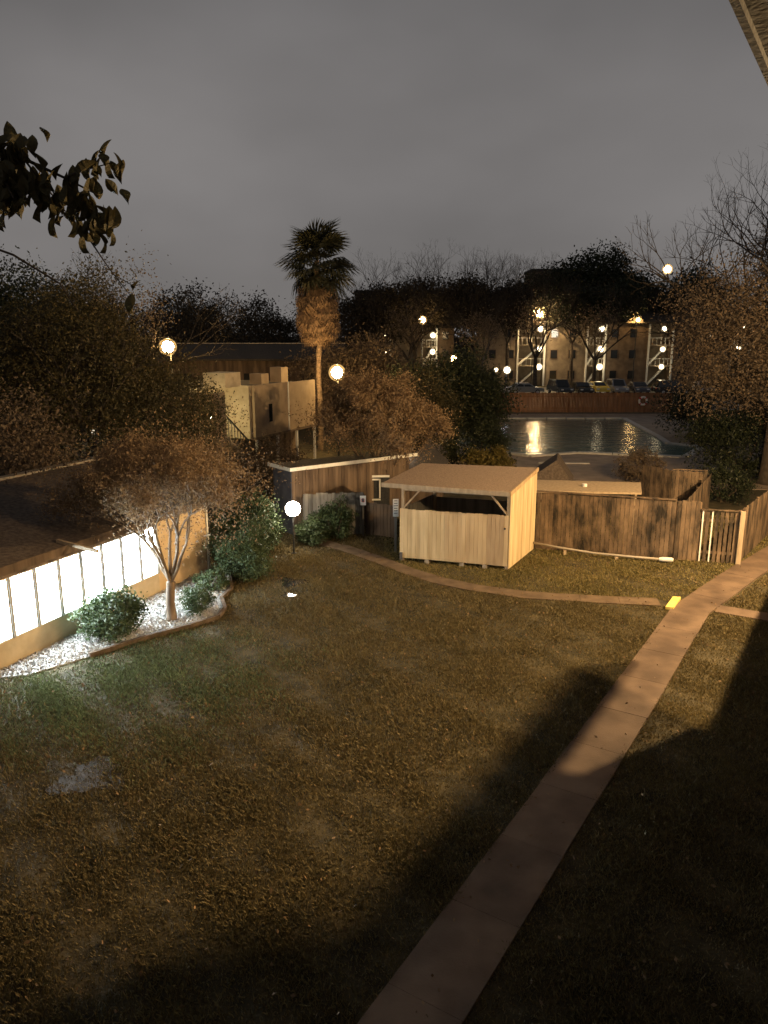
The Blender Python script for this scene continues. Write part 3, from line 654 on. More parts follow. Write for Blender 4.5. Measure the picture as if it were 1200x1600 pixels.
# ------------------------------------------------------------------ lamps on poles
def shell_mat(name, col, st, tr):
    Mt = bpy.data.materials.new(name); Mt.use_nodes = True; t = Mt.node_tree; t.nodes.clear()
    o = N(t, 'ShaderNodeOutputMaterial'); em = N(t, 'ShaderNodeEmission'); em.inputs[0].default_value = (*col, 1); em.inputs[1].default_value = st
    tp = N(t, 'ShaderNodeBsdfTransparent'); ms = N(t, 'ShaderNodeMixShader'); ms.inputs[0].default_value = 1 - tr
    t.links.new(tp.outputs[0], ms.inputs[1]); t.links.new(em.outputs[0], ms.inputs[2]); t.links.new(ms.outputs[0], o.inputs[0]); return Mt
M['halo'] = shell_mat('sodium halo shell', (1.0, .60, .20), 1.3, .6)  # see-through glow that paints a lens halo round a lamp
M['halo_warm'] = shell_mat('warm halo shell', (1.0, .78, .45), 1.1, .6)
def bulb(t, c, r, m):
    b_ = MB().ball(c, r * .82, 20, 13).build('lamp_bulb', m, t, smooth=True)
    MB().ball(c, r * 1.25, 22, 15).build('halo_shell', 'halo' if m.startswith('sodium') else 'halo_warm', t, smooth=True)  # glowing shell added as a painted halo, not a lamp part
def pole_lamp(loc, h, r, mtl, label, group='sodium street lamps', arm=.0):
    t = thing('street_lamp', label, 'lamp', loc, 0, group)
    MB().tube([(arm, r * 1.3 + .08, 0), (arm, r * 1.3 + .08, h + r)], [.08, .05], 8).build('pole', 'dark', t)
    MB().tube([(arm, r * 1.3 + .08, h + r), (0, 0, h + r * 1.3)], .04, 6).build('arm', 'dark', t)
    MB().tube([(0, 0, h + r * 1.24), (0, 0, h + r * 1.4)], [r * .5, r * .2], 10).build('hood', 'dark', t)
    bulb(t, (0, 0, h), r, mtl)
pole_lamp((-12.39, 45, 0), 6.64, .40, 'sodium', 'bright sodium lamp glaring among dark trees at far left')
pole_lamp((-2.77, 46, 0), 5.14, .40, 'sodium', 'bright sodium lamp beside the palm trunk')
pole_lamp((21.57, 110, 0), 10.06, .55, 'sodium_lot', 'orange lamp on tall pole over the far car park, above the stairway', arm=-.6)
pole_lamp((5.34, 110, 0), 9.2, .5, 'sodium_far', 'orange lamp among bare trees above the far left apartments')
pole_lamp((8.7, 98, 0), 4.3, .42, 'sodium_far', 'low orange lamp left of the car park')
pole_lamp((56.5, 160, 0), 19.8, .8, 'sodium_far', 'lone high lamp right of the rounded oak crown')
pole_lamp((15.3, 97, 0), 2.95, .40, 'coolglobe', 'cool white globe lamp over the parked cars', 'globe lamps in the car park')
pole_lamp((14.8, 103, 0), 2.7, .26, 'porch', 'small warm globe lamp left of the far stairway', 'globe lamps in the car park')

# ------------------------------------------------------------------ far apartments
def apartments(name, label, x0, x1, Y, bays, top, wallm, gable=None, pick=()):
    t = thing(name, label, 'building', (0, 0, 0)); fl = top / 3
    xs = [x0] + [v_ for b in bays for v_ in b] + [x1]
    for i in range(0, len(xs), 2):
        a, b = xs[i], xs[i + 1]
        if b - a < .2: continue
        w = MB().box(a, b, Y, Y + 9, 0, top).build('wall', wallm[(i // 2) % len(wallm)], t)
        c = a + .7
        while c + 1.3 < b:
            for f in range(3):
                fr = MB().box(c, c + 1.1, Y - .05, Y - .005, f * fl + .95, f * fl + 2.25).build('window', 'aptwood', t)
                lit = (round(c), f) in pick or random.random() < .12
                MB().box(c + .08, c + 1.02, Y - .07, Y - .055, f * fl + 1.03, f * fl + 2.17).build('pane', 'palelit' if lit else 'darkglass', fr)
            c += 2.6
    for (a, b) in bays:
        MB().box(a, b, Y + 2.6, Y + 2.8, 0, top).build('wall', 'apt', t)
        for f in (1, 2): MB().box(a, b, Y - .1, Y + 2.6, f * fl - .15, f * fl).build('landing', 'apt', t)
        for f in (1, 2):
            MB().bar((a, Y - .12, f * fl + .95), (b, Y - .12, f * fl + .95), .06, .06).build('railing', 'trim', t)
            for k in range(7): MB().bar((a + (b - a) * k / 6, Y - .12, f * fl), (a + (b - a) * k / 6, Y - .12, f * fl + .95), .04, .04).build('baluster', 'trim', t)
        for f in (0, 1): MB().bar((a + .3, Y + .5, f * fl + .1), (b - .6, Y + 1.2, f * fl + fl - .2), .3, .22).build('stair_flight', 'trim', t)
        for xx in (a + .1, b - .1): MB().box(xx - .12, xx + .12, Y - .2, Y, 0, top).build('post', 'trim', t)
    MB().prism([(x0 - .6, Y - .8), (x1 + .6, Y - .8), (x1 + .6, Y + 10), (x0 - .6, Y + 10)], top + .003, [top + .25, top + .25, top + 2.6, top + 2.6]).build('roof', 'darkroof', t)
    if gable:
        gx, gz = gable
        MB().add([(gx - 1.3, Y - .9, top + .1), (gx + 1.3, Y - .9, top + .1), (gx, Y - .9, top + 2.0), (gx, Y + 3, top + 2.0), (gx - 1.3, Y + 3, top + .1), (gx + 1.3, Y + 3, top + .1)], [(0, 1, 2), (0, 2, 3, 4), (1, 5, 3, 2), (0, 4, 5, 1)]).build('gable', 'stucco', t)
    return t
def far_lamp(loc, r, label, m='porch'):
    t = thing('porch_lamp', label, 'lamp', loc, 0, 'porch lamps on the far apartments')
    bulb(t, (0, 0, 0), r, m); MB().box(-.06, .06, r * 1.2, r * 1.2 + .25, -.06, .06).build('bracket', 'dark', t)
apartments('apartment_building', 'long three-storey apartment building with lit stairways beyond the car park', 14.2, 46, 112, [(19.0, 23.0), (28.8, 31.6), (37.6, 41.2)], 8.7, ['apt', 'apt', 'aptwood', 'aptwood'], (35.3, 0), pick=((33, 0), (34, 0)))
lev = ['ground-floor', 'middle', 'top']
for (xx, nm) in ((22.05, 'left'), (30.7, 'centre'), (39.5, 'right')):
    for f, z in enumerate((2.75, 5.2, 8.0)):
        far_lamp((xx, 111.2, z), .42 if nm != 'right' else .34, f'{lev[f]} lamp in the {nm} stairway of the long apartment building')
gl2 = pole_lamp((35.4, 110.3, 0), 9.25, .30, 'sodium_far', 'orange lamp shining on the small gable of the apartments')
apartments('apartment_building', 'far left apartment building glimpsed behind bare trees', -3.5, 10.5, 118, [(-.8, 1.0), (5.6, 8.0)], 8.2, ['aptwood', 'apt'], pick=((3, 1),))
for i, (xx, z, lab) in enumerate(((.3, 7.0, 'upper left'), (7.3, 7.1, 'upper right'), (7.3, 4.7, 'lower right'), (.3, 4.5, 'lower left'))):
    far_lamp((xx, 117.4, z), .40 if i in (0, 1, 2) else .22, f'{lab} lamp on the far left apartment building')
apartments('apartment_building', 'apartment building half hidden behind the big tree at right', 48, 66, 118, [(52, 55), (60, 62.5)], 8.7, ['apt', 'aptwood'])
for (xx, z, r_, lab) in ((53.2, 8.4, .4, 'upper lamp behind the big right tree'), (53.0, 5.4, .35, 'lower left lamp behind the big right tree'), (55.0, 5.5, .26, 'lower right lamp behind the big right tree'), (61.2, 5.4, .3, 'rightmost lamp behind the big right tree')):
    far_lamp((xx, 117.3, z), r_, lab)
# office towers on the skyline
tw = thing('far_block', 'plain dark flat-topped block on the skyline by the rounded oak', 'building', (43.5, 215, 0))
MB().box(-3.6, 9, 0, 12, 0, 23.5).build('wall', 'aptwood', tw); MB().box(-3.9, 9.3, -.3, 12.3, 23.5, 24.2).build('roof', 'darkroof', tw)
tl = thing('far_block', 'distant block with rows of yellow lit windows right of the palm', 'building', (-4.5, 260, 0))
MB().box(-5, 6, 0, 10, 0, 20.2).build('wall', 'aptwood', tl); MB().box(-5.3, 6.3, -.3, 10.3, 20.2, 21).build('roof', 'darkroof', tl)
for r_ in range(3):
    for c in range(8):
        if random.random() < .8: MB().box(-3.2 + c * .8, -2.75 + c * .8, -.06, -.01, 17.0 + r_ * 1.0, 17.65 + r_ * 1.0).build('window', 'dimlit', tl)

# ------------------------------------------------------------------ parked cars
def car(label, loc, rz, col, suv=0, seed=0):
    mn = 'car paint %d' % seed
    M[mn] = mat(mn, col, rough=.22, spec=.6)
    t = thing('parked_car', label, 'car', loc, rz, 'cars in the far car park')
    h = 1.45 + .32 * suv; L = 2.25; w = .9
    prof = [(-L, .35), (-L, .80), (-L + .1, .92), (-1.55 - .55 * suv, .98), (-1.05 - .85 * suv, h - .03), (.35, h), (1.05, .98), (L - .25, .86), (L, .68), (L, .35)]
    b = MB(); n = len(prof)
    def wy(z): return w if z < 1.0 else w - .16
    b.add([(x_, -wy(z_), z_) for x_, z_ in prof] + [(x_, wy(z_), z_) for x_, z_ in prof], [tuple(range(n)), tuple(range(2 * n - 1, n - 1, -1))] + [((i + 1) % n, i, n + i, n + (i + 1) % n) for i in range(n)])
    body = b.build('body', mn, t)
    x2, x3, x4, x5 = -1.5 - .55 * suv, -1.0 - .85 * suv, .32, .98
    for s in (-1, 1):
        yb, yt = s * (w + .004), s * (w - .155)
        yb2 = s * (w - .14)
        for (p0, p1, p2, p3) in ((x2 + .12, x3 + .12, -.35, -.35), (-.27, -.27, x4 - .05, x5 - .12)):
            q = [(p0, s * (w - .01), 1.02), (p3, s * (w - .01), 1.02), (p2, s * (w - .135), h - .12), (p1, s * (w - .135), h - .12)]
            MB().add(q + [(a, bb + s * .012, c) for a, bb, c in q], [(0, 1, 2, 3), (7, 6, 5, 4), (0, 4, 5, 1), (1, 5, 6, 2), (2, 6, 7, 3), (3, 7, 4, 0)]).build('side_window', 'darkglass', t)
        for xx in (-1.4, 1.4):
            wh = MB().tube([(xx, s * (w - .2), .33), (xx, s * (w + .01), .33)], .33, 14).build('wheel', 'rubber', t)
            MB().tube([(xx, s * (w + .012), .33), (xx, s * (w + .02), .33)], .2, 10).build('rim', 'rim', wh)
        MB().box(L - .12, L + .012, s * .62 - .16, s * .62 + .16, .60, .74).build('headlight', 'headlight', t)
        MB().box(-L - .012, -L + .1, s * .66 - .13, s * .66 + .13, .72, .90).build('tail_light', 'tail', t)
    ws = [(x5 + .055, -.70, 1.0), (x5 + .055, .70, 1.0), (x4 + .08, .60, h - .06), (x4 + .08, -.60, h - .06)]
    MB().add(ws + [(a + .03, b_, c + .02) for a, b_, c in ws], [(3, 2, 1, 0), (4, 5, 6, 7), (0, 1, 5, 4), (1, 2, 6, 5), (2, 3, 7, 6), (3, 0, 4, 7)]).build('windscreen', 'darkglass', t)
    rw = [(x2 - .075, .70, 1.0), (x2 - .075, -.70, 1.0), (x3 - .08, -.60, h - .08), (x3 - .08, .60, h - .08)]
    MB().add(rw + [(a - .03, b_, c + .02) for a, b_, c in rw], [(3, 2, 1, 0), (4, 5, 6, 7), (0, 1, 5, 4), (1, 2, 6, 5), (2, 3, 7, 6), (3, 0, 4, 7)]).build('rear_window', 'darkglass', t)
cars = [(13.0, 95, 10, (.50, .48, .46), 0, 'pale sedan at the left end of the parked cars'), (17.4, 96, 5, (.25, .25, .25), 0, 'grey sedan under the cool white globe lamp'),
        (22.0, 97, -80, (.04, .045, .05), 1, 'dark car nose-on beneath the left stairway lamps'), (24.6, 97, -85, (.03, .03, .03), 0, 'black sedan nose-on left of the yellow car'),
        (27.0, 98, -88, (.70, .50, .08), 0, 'yellow car in the middle of the parked row'), (29.4, 98, -90, (.22, .22, .24), 1, 'grey car just right of the yellow car'),
        (31.9, 97.5, -92, (.07, .07, .09), 0, 'dark sedan beneath the centre stairway lamps'), (35.6, 96, 3, (.035, .033, .033), 1, 'large dark sports utility vehicle parked side-on'),
        (40.2, 98, -95, (.55, .52, .48), 0, 'pale car right of the large dark vehicle'), (43.0, 98, -90, (.12, .05, .04), 0, 'dark red car at the right end of the row')]
for i, (xx, yy, a, c, s, lab) in enumerate(cars): car(lab, (xx, yy, .02), R(a), c, s, i)

# ------------------------------------------------------------------ palm
def fan(name, m, petiole, rad, nl, droop, spread, parent=None):
    b = MB(); w = .03
    b.add([(0, -w, 0), (petiole, -w * .6, .04 * petiole), (petiole, w * .6, .04 * petiole), (0, w, 0)], [(0, 1, 2, 3)])
    for i in range(nl):
        a = -spread + 2 * spread * i / (nl - 1); c, s_ = math.cos(a), math.sin(a); l = rad * (.72 + .28 * math.cos(a))
        p0 = Vector((petiole, 0, .04 * petiole)); fold = .06 * (1 if i % 2 else -1)
        p1 = p0 + Vector((c * l * .6, s_ * l * .6, fold)); p2 = p0 + Vector((c * l, s_ * l, -droop * l)); pr = Vector((-s_, c, 0)) * .06
        b.add([p0, p1 - pr, p2, p1 + pr], [(0, 1, 2, 3)])
    me = bpy.data.meshes.new(name); me.from_pydata(b.v, [], b.f); me.materials.append(M[m]); return me
pm = thing('palm_tree', 'tall shaggy fan palm with a skirt of dead fronds', 'palm', (-4.15, 50, 0))
pts = [(.05 * math.sin(z), .03, z) for z in np.linspace(0, 11.8, 26)]
MB().tube(pts, [.165 + .022 * (i % 2) - .001 * i for i in range(26)], 10).build('trunk', 'palmtrunk', pm)
lm = [fan('frond', 'palmleaf', 1.05, 1.15, 26, .22, 2.0), fan('frond', 'palmleaf', .8, 1.05, 24, .35, 1.9)]
dm = [fan('dead_frond', 'deadfrond', .8, .95, 16, .25, 1.3), fan('dead_frond', 'deadfrond', .6, 1.0, 14, .5, 1.1)]
for i in range(54):
    el = R(78 - 112 * ((i + .5) / 54) ** .95 + random.uniform(-13, 13)); az = i * 2.39996 + random.uniform(-.2, .2)
    o = bpy.data.objects.new('frond', lm[i % 2]); link(o, pm)
    o.location = (0, 0, 11.5 + .45 * math.sin(el)); o.rotation_euler = (random.uniform(-.4, .4), -el, az); k = random.uniform(1.08, 1.4); o.scale = (k, k, k)
for i in range(110):
    f = i / 110; z = 11.0 - 3.1 * f + random.uniform(-.15, .15); az = i * 2.39996
    o = bpy.data.objects.new('dead_frond', dm[i % 2]); link(o, pm)
    rr = .35 + .25 * math.sin(f * 3.0)
    o.location = (rr * math.cos(az), rr * math.sin(az), z)
    o.rotation_euler = (random.uniform(-.5, .5), R(60 + 14 * f + random.uniform(-20, 14)), az); k = random.uniform(.7, 1.2); o.scale = (k, k, k)

# ------------------------------------------------------------------ trees and shrubs
def myrtle(label, loc, base_z, fork, tops, crown_c, crown_r, nleaf, leafm, size, seed, trunk_r=.13, stems=5):
    random.seed(seed)
    t = thing('crepe_myrtle', label, 'tree', loc)
    b = MB(); tips = []
    f = Vector((.05, 0, fork))
    b.tube([(0, 0, -.05), (.02, 0, .1), (.0, 0, fork * .5), f], [trunk_r * 1.35, trunk_r, trunk_r * .85, trunk_r * .9], 9)
    for i in range(stems):
        a = 6.283 * i / stems + random.uniform(-.3, .3)
        d = Vector((math.cos(a) * .55, math.sin(a) * .45, 1))
        grow(b, f, d, tops, trunk_r * .42, 5, tips, spread=.46, kids=(2, 3), up=.10, n=6, shrink=.70, rshrink=.60)
    b.build('trunk', 'palebark', t, smooth=True)
    tips = np.array(tips); 
    low = tips[:, 2] > crown_c[2] - crown_r[2] * .95
    P = cluster_points(tips[low][rng.integers(0, low.sum(), nleaf // 12)], 14, .15)
    Q = blob(crown_c, crown_r, nleaf // 7, .2); 
    leaves('crown', np.concatenate([P, Q]), size, leafm, t)
    return t
myrtle('brown crepe myrtle with forking trunk in the bed by the lit windows', (-5.61, 19.1, .03), 0, 1.05, 1.3, (.35, 0.1, 3.7), (3.1, 2.4, 1.8), 42000, 'dryleaf', .036, 11, stems=9)
myrtle('brown crepe myrtle standing behind the fence left of the shed', (-.2, 31.2, 0), 0, .8, 1.6, (.1, 0, 3.9), (3.1, 2.4, 1.6), 46000, 'dryleaf', .05, 12, stems=9)
def shrub(label, loc, r, n, m, size, name='shrub', stems=6, lump=None):
    t = thing(name, label, 'shrub', loc)
    b = MB()
    for i in range(stems):
        a = random.uniform(0, 6.28); q = (math.cos(a) * r[0] * .5, math.sin(a) * r[1] * .5, r[2] * random.uniform(.8, 1.3))
        b.tube([(math.cos(a) * .06, math.sin(a) * .06, -.03), (q[0] * .5, q[1] * .5, q[2] * .5), q], [.03, .022, .008], 5)
    b.build('stem', 'bark', t)
    P = [blob((0, 0, r[2] * 1.02), r, n // 2, .45)]
    k = 16
    cs = blob((0, 0, r[2]), [v_ * .92 for v_ in r], k, .75)
    P.append(cluster_points(cs, n // (2 * k), min(r) * .24))
    P = np.concatenate(P); P = P[P[:, 2] > .04]
    leaves('foliage', P, size, m, t)
    return t
shrub('rounded dark green shrub standing against the glaring windows', (-6.72, 17.95, .03), (.72, .68, .62), 6500, 'bushleaf', .05)
shrub('small grey-green ball shrub right of the myrtle trunk', (-5.05, 19.7, .03), (.42, .42, .36), 3200, 'bushleaf', .035)
bl = shrub('dense clipped hedge shrub at the right end of the office', (-4.35, 22.75, 0), (.78, .75, .76), 17000, 'bushleaf', .038, 'hedge_shrub')
shrub('loose green shrub behind the clipped hedge shrub', (-4.6, 25.2, 0), (1.15, .9, 1.0), 12000, 'bushleaf', .05)
shrub('green shrub leaning on the grey picket fence', (-1.75, 27.35, 0), (.75, .42, .72), 5000, 'bushleaf', .05)
shrub('small shrub beside the globe lamp post', (-2.6, 26.6, 0), (.5, .45, .48), 2600, 'bushleaf', .045)
shrub('low shrub at the foot of the office end wall', (-5.05, 21.6, .02), (.5, .45, .28), 2200, 'bushleaf', .04)
shrub('dark bush beside the pool under the evergreen', (5.4, 43.5, 0), (2.1, 1.6, 1.25), 9000, 'greenleaf', .08)
shrub('yellowing bush in front of the dark pool bush', (5.6, 39.8, 0), (1.35, 1.0, .75), 5500, 'yellowleaf', .07)
shrub('wide brown bush hiding the posts of the stucco block', (-5.3, 34.6, 0), (2.2, 1.3, 1.25), 12000, 'rustleaf', .055)
shrub('brown bush by the pool over the rear enclosure', (13.2, 38.6, 0), (1.2, 1.0, .85), 4500, 'rustleaf', .06)
shrub('big dark bush at the right end of the pool', (24.2, 56, 0), (3.8, 3, 2.0), 15000, 'greenleaf', .10)
shrub('dark bush overhanging the right plank fence', (19.0, 40.5, 0), (2.6, 2.4, 1.7), 14000, 'greenleaf', .08)
shrub('yellowish low bush at the right pool corner', (22.6, 52.0, 0), (1.5, 1.2, .55), 4500, 'yellowleaf', .07)
shrub('low dark bush inside the gated run', (15.2, 33.8, 0), (1.4, 1.2, .8), 5000, 'greenleaf', .06)

def tree(label, loc, trunk_h, trunk_r, crown, n, m, size, seed, bark='darkbark', depth=4, spread=.7, name='tree', tops=None, per=16, sig=.45, up=.12):
    """crown: list of (centre, radii) lobes, local to the tree"""
    random.seed(seed); t = thing(name, label, 'tree', loc)
    b = MB(); tips = []; f = Vector((random.gauss(0, .1), random.gauss(0, .1), trunk_h))
    b.tube([(0, 0, -.1), (0, 0, .3), f * .5, f], [trunk_r * 1.4, trunk_r, trunk_r * .9, trunk_r * .8], 8)
    k = 5; top = tops or max(c[2] for c, r in crown) - trunk_h
    for i in range(k):
        a = 6.283 * i / k + random.uniform(-.4, .4)
        grow(b, f, (math.cos(a) * .8, math.sin(a) * .8, 1), top * .42, trunk_r * .5, depth, tips, spread, (2, 3), up, 5, .68, .6, .15)
    b.build('trunk', bark, t, smooth=True)
    if n:
        P = []; vol = sum(r[0] * r[1] * r[2] for c, r in crown)
        for c, r in crown:
            w = r[0] * r[1] * r[2] / vol; nk = max(8, int(w * n / per / 1.0))
            cs = blob(c, r, nk, .3)
            P.append(cluster_points(cs, per, sig))
        leaves('crown', np.concatenate(P), size, m, t)
    return t
# left mass
tree('big dark evergreen filling the left side behind the office', (-11.5, 29, 0), 2.5, .3, [((0, 0, 6.0), (3.6, 3, 3.2)), ((3.0, .5, 4.0), (2.3, 2.2, 2.1)), ((-2.8, -.5, 5.2), (2.4, 2.4, 3.2)), ((.2, 0, 7.7), (1.9, 1.8, 1.6))], 84000, 'oakleaf', .058, 21, sig=.34)
tree('dark tree at the far left edge behind the big evergreen', (-18.5, 36, 0), 3, .3, [((0, 0, 6.4), (4.2, 3, 3.6)), ((2.6, 0, 8.4), (2.2, 2, 1.8))], 40000, 'greenleaf', .085, 22, sig=.4)
tree('half-bare tree showing twigs above the left evergreen', (-13.2, 40, 0), 4.0, .26, [((0, 0, 8.2), (2.8, 2.4, 2.6))], 2600, 'rustleaf', .07, 23, depth=5, tops=6.4)
tree('dark bushy tree under the left sodium lamp', (-10.6, 38.5, 0), 1.4, .22, [((0, 0, 3.6), (2.2, 2, 2.2)), ((-2.2, .3, 3.4), (1.8, 1.6, 2.0))], 20000, 'oakleaf', .08, 24)
tree('rust-brown tree beside the pinkish house at left edge', (-12.2, 24.2, 0), 1.5, .2, [((0, 0, 3.5), (2.2, 2, 1.7))], 15000, 'rustleaf', .065, 25)
tree('dark round tree covering the left end of the stucco block', (-8.7, 34.6, 0), 1.4, .16, [((0, 0, 3.6), (1.35, 1.2, 1.8))], 15000, 'oakleaf', .055, 29, sig=.28)
# middle
tree('dark evergreen behind the centre myrtle', (4.2, 47, 0), 1.6, .28, [((0, 0, 3.8), (3.0, 2.6, 2.2)), ((-2.0, .4, 3.4), (1.9, 1.8, 1.8)), ((1.9, -.2, 3.2), (1.5, 1.6, 1.8))], 36000, 'greenleaf', .10, 26)
tree('brown tree behind the palm trunk', (-1.6, 56, 0), 2.0, .25, [((0, 0, 4.6), (4.2, 3, 2.2))], 17000, 'rustleaf', .11, 27)
tree('small olive tree in front of the dark evergreen', (1.6, 41, 0), 1.2, .16, [((0, 0, 3.3), (2.4, 1.8, 1.9))], 16000, 'oakleaf', .075, 28)
# right
tree('huge brown-leaved tree filling the right edge, bare twigs on top', (19.3, 38, 0), 3.5, .45, [((0, 0, 8.0), (4.6, 4, 3.8)), ((-2.6, .2, 6.6), (2.6, 2.6, 3.0)), ((.6, 0, 11.2), (2.6, 2.4, 1.6)), ((1.5, .5, 4.6), (3.4, 3, 2.0))], 64000, 'rustleaf', .07, 31, depth=6, tops=10.2, per=14, sig=.42, up=.2, spread=.62)
tree('bare-twigged tree rising behind the huge right tree', (23.5, 46, 0), 5, .3, [((0, 0, 9), (2, 2, 2))], 1500, 'rustleaf', .09, 32, depth=6, tops=10.5, up=.2)
# far
def bare(label, loc, h, seed, n=900, m='farleaf'):
    tree(label, loc, h * .32, h * .018 + .08, [((0, 0, h * .72), (h * .22, h * .2, h * .2))], n, m, .16, seed, depth=6, tops=h * .78, spread=.62, up=.16, per=6, sig=.8, name='bare_tree')
for i, (x_, y_, h_, lab) in enumerate(((1.5, 126, 16.5, 'leftmost bare tree on the skyline right of the palm'), (9.2, 122, 17, 'tall bare tree, second in the skyline row'), (15.5, 124, 17.3, 'bare tree in the middle of the skyline row'), (21.6, 126, 16.5, 'bare tree on the skyline near the dark flat block'),
        (-6.0, 130, 13.5, 'low bare tree just right of the palm crown'), (26.5, 140, 17, 'thin bare tree between flat block and rounded oak'))):
    bare(lab, (x_, y_, 0), h_, 40 + i)
for i, (x_, y_, h_, lab) in enumerate(((20.2, 104, 13, 'bare car park tree in front of the left stairway'), (28.3, 105, 12, 'bare car park tree in front of the centre stairway'), (12.4, 100, 11, 'bare car park tree left of the apartments'), (40.5, 105, 12, 'bare car park tree in front of the right stairway'), (3.2, 104, 12, 'bare tree in front of the far left apartments'))):
    bare(lab, (x_, y_, 0), h_, 50 + i, 1500, 'rustleaf')
tree('broad rounded evergreen oak crown above the apartments', (32.6, 124, 0), 6, .6, [((0, 0, 13.4), (8.6, 6, 6.0)), ((-5.4, 0, 11.6), (5, 5, 4.4)), ((5.8, 0, 11.6), (4.8, 5, 4.4))], 60000, 'greenleaf', .24, 60, per=20, sig=.7)
tree('dark tree left of the rounded oak over the apartments', (17.5, 110.6, 0), 6, .3, [((0, 0, 11.0), (5.0, 2.5, 2.6)), ((-6, .5, 11.4), (4.5, 2.5, 3.0))], 26000, 'farleaf', .22, 61, per=20, sig=.7)
tree('dark tree between the palm and the left apartments', (4.5, 115.6, 0), 5, .4, [((0, 0, 11.4), (5.5, 2.5, 3.0)), ((-6.0, 0, 9.5), (4.5, 2.5, 4.0))], 26000, 'farleaf', .22, 62, per=20, sig=.7)
tree('dark tree overhanging the middle of the apartment roof', (26.5, 110.4, 0), 6, .3, [((0, 0, 11.2), (4.6, 2, 2.2)), ((6.0, 0, 11.8), (4.0, 2, 2.2))], 20000, 'greenleaf', .2, 64, per=20, sig=.6)
tree('dark tree right of the rounded oak', (46, 120, 0), 5, .5, [((0, 0, 11), (6, 5, 5.0))], 22000, 'greenleaf', .24, 63, per=20, sig=.8)
# wood along the horizon: one mass
P = []
for i in range(210):
    x_ = random.uniform(-105, 120); y_ = random.uniform(142, 190); h_ = random.uniform(10, 16.5) * (1 + .12 * math.sin(x_ * .11))
    if x_ < -12: h_ *= .98
    for j in range(5): P.append((x_ + random.gauss(0, 2.2), y_, h_ * random.uniform(.18, .92)))
C = cluster_points(P, 170, 1.25)
tag(leaves('far_wood', C, .27, 'farleaf'), 'dark wood closing the horizon behind the buildings', 'wood', kind='stuff')
P = []
for i in range(60):
    x_ = random.uniform(-52, -15); y_ = random.uniform(72, 100); h_ = random.uniform(7, 12.2)
    for j in range(5): P.append((x_ + random.gauss(0, 1.6), y_, h_ * random.uniform(.15, .92)))
C = cluster_points(P, 200, 1.0)
tag(leaves('near_wood', C, .18, 'farleaf'), 'dark wood behind the long block at left', 'wood', kind='stuff')

# ------------------------------------------------------------------ near branch at top left: every leaf a part
random.seed(5)
br = thing('oak_branch', 'leafy branch drooping into the top left corner close to the camera', 'branch', (-3.6, 7.0, 8.9))
b = MB(); ax = [(-1.2, .2, .25), (-.4, .1, .22), (.1, .05, .12), (.55, 0, -.06), (.9, -.05, -.22), (1.18, -.08, -.36)]
b.tube(ax, [.035, .028, .022, .017, .012, .006], 6)
twigs = [(.1, .05, .12), (.55, 0, -.06), (.9, -.05, -.22)]
tw_ends = []
for (p, q) in (((-.1, .08, .16), (.02, .15, .36)), ((.1, .05, .12), (.35, .1, -.42)), ((.3, .02, .04), (.5, -.15, -.4)), ((.55, 0, -.06), (.85, .12, -.50)), ((.9, -.05, -.22), (1.28, .0, -.10)), ((.9, -.05, -.22), (1.25, -.1, -.6)), ((-.3, .1, .2), (.1, .0, -.5)), ((.2, .04, .07), (.62, -.1, .05)), ((-.4, .1, .22), (-.1, .2, -.35))):
    m_ = tuple((p[k] + q[k]) / 2 + random.uniform(-.04, .04) for k in range(3)); b.tube([p, m_, q], [.010, .008, .004], 5); tw_ends.append((p, m_, q))
b.tube([(1.0, -.05, -.6), (1.22, -.05, -.95), (1.42, -.05, -1.22)], [.008, .006, .003], 5)
b.tube([(1.25, -.05, -1.0), (1.42, -.04, -1.1), (1.50, -.04, -1.08)], [.004, .003, .002], 4)
b.tube([(-.5, .4, -.55), (.2, .4, -.80), (.6, .4, -1.05), (.75, .4, -1.3)], [.012, .011, .009, .005], 5)
b.build('twig', 'darkbark', br)
lf = MB(); prof = [(0, .001), (.015, .012), (.035, .022), (.06, .027), (.085, .022), (.105, .011), (.115, .001)]
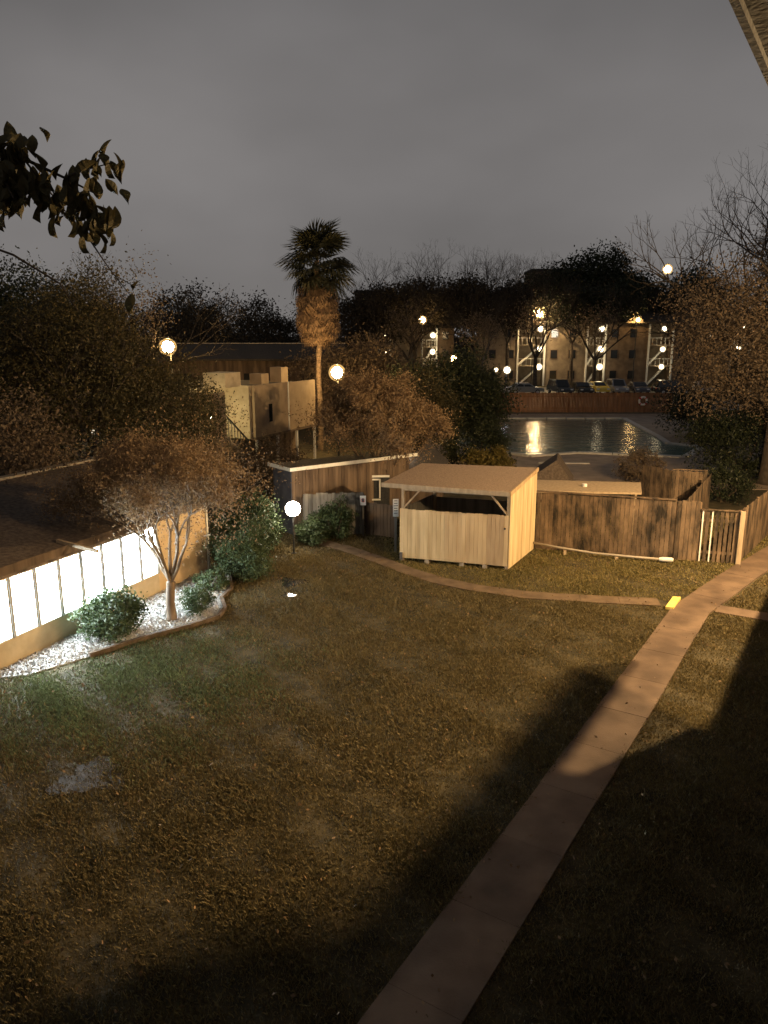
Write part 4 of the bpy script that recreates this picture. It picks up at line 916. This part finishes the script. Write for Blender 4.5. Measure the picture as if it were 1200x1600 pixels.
lf.add([(x_, -w_, .25 * w_) for x_, w_ in prof] + [(x_, 0, -.012 * (x_ / .06) ** 2) for x_, _ in prof] + [(x_, w_, .25 * w_) for x_, w_ in prof], [(i, i + 1, 8 + i, 7 + i) for i in range(6)] + [(7 + i, 8 + i, 15 + i, 14 + i) for i in range(6)])
lme = bpy.data.meshes.new('leaf'); lme.from_pydata(lf.v, [], lf.f); lme.materials.append(M['oakleaf'])
anch = []
def near_axis(p):   # along the limb, where it shows
    return tuple(p[j] + random.gauss(0, .07) for j in range(3))
while len(anch) < 200:
    p, m_, q = random.choice(tw_ends); f = random.uniform(.05, 1.05)
    c = tuple(p[j] * (1 - f) + q[j] * f for j in range(3))
    if c[0] > -.05: anch.append(near_axis(c))
for k in range(75):
    i = random.choice((1, 2, 2, 3, 3, 4)); f = random.random(); c = tuple(ax[i][j] * (1 - f) + ax[i + 1][j] * f for j in range(3))
    anch.append((c[0] + random.gauss(0, .06), c[1] + random.gauss(0, .08), c[2] - abs(random.gauss(0, .13))))
anch += [(1.49, -.04, -1.05), (1.40, -.04, -1.16), (1.28, -.1, -.45), (1.36, 0, -.3), (1.22, 0, -.02), (1.0, 0, -.66)]
for p in anch[:290]:
    o = bpy.data.objects.new('leaf', lme); link(o, br); o.location = p
    o.rotation_euler = (random.uniform(-.9, .9), R(random.uniform(20, 100)), random.uniform(0, 6.28)); k = random.uniform(1.0, 1.75); o.scale = (k, k * 1.25, k)
# drooping spray at the left edge
b2 = thing('leaf_spray', 'drooping leaf spray at the left frame edge before the pinkish wall', 'branch', (-5.6, 10.2, 6.6))
MB().tube([(-1.2, 0, .7), (-.3, 0, .35), (.1, 0, -.05), (.2, 0, -.6)], [.02, .015, .01, .004], 5).build('twig', 'darkbark', b2)
for i in range(70):
    f = random.random(); p = (.1 - .5 * (1 - f) + random.gauss(0, .1), random.gauss(0, .12), .3 - .95 * f + random.gauss(0, .08))
    o = bpy.data.objects.new('leaf', lme); link(o, b2); o.location = p
    o.rotation_euler = (random.uniform(-.9, .9), R(random.uniform(40, 110)), random.uniform(0, 6.28)); k = random.uniform(.8, 1.3); o.scale = (k, k, k)
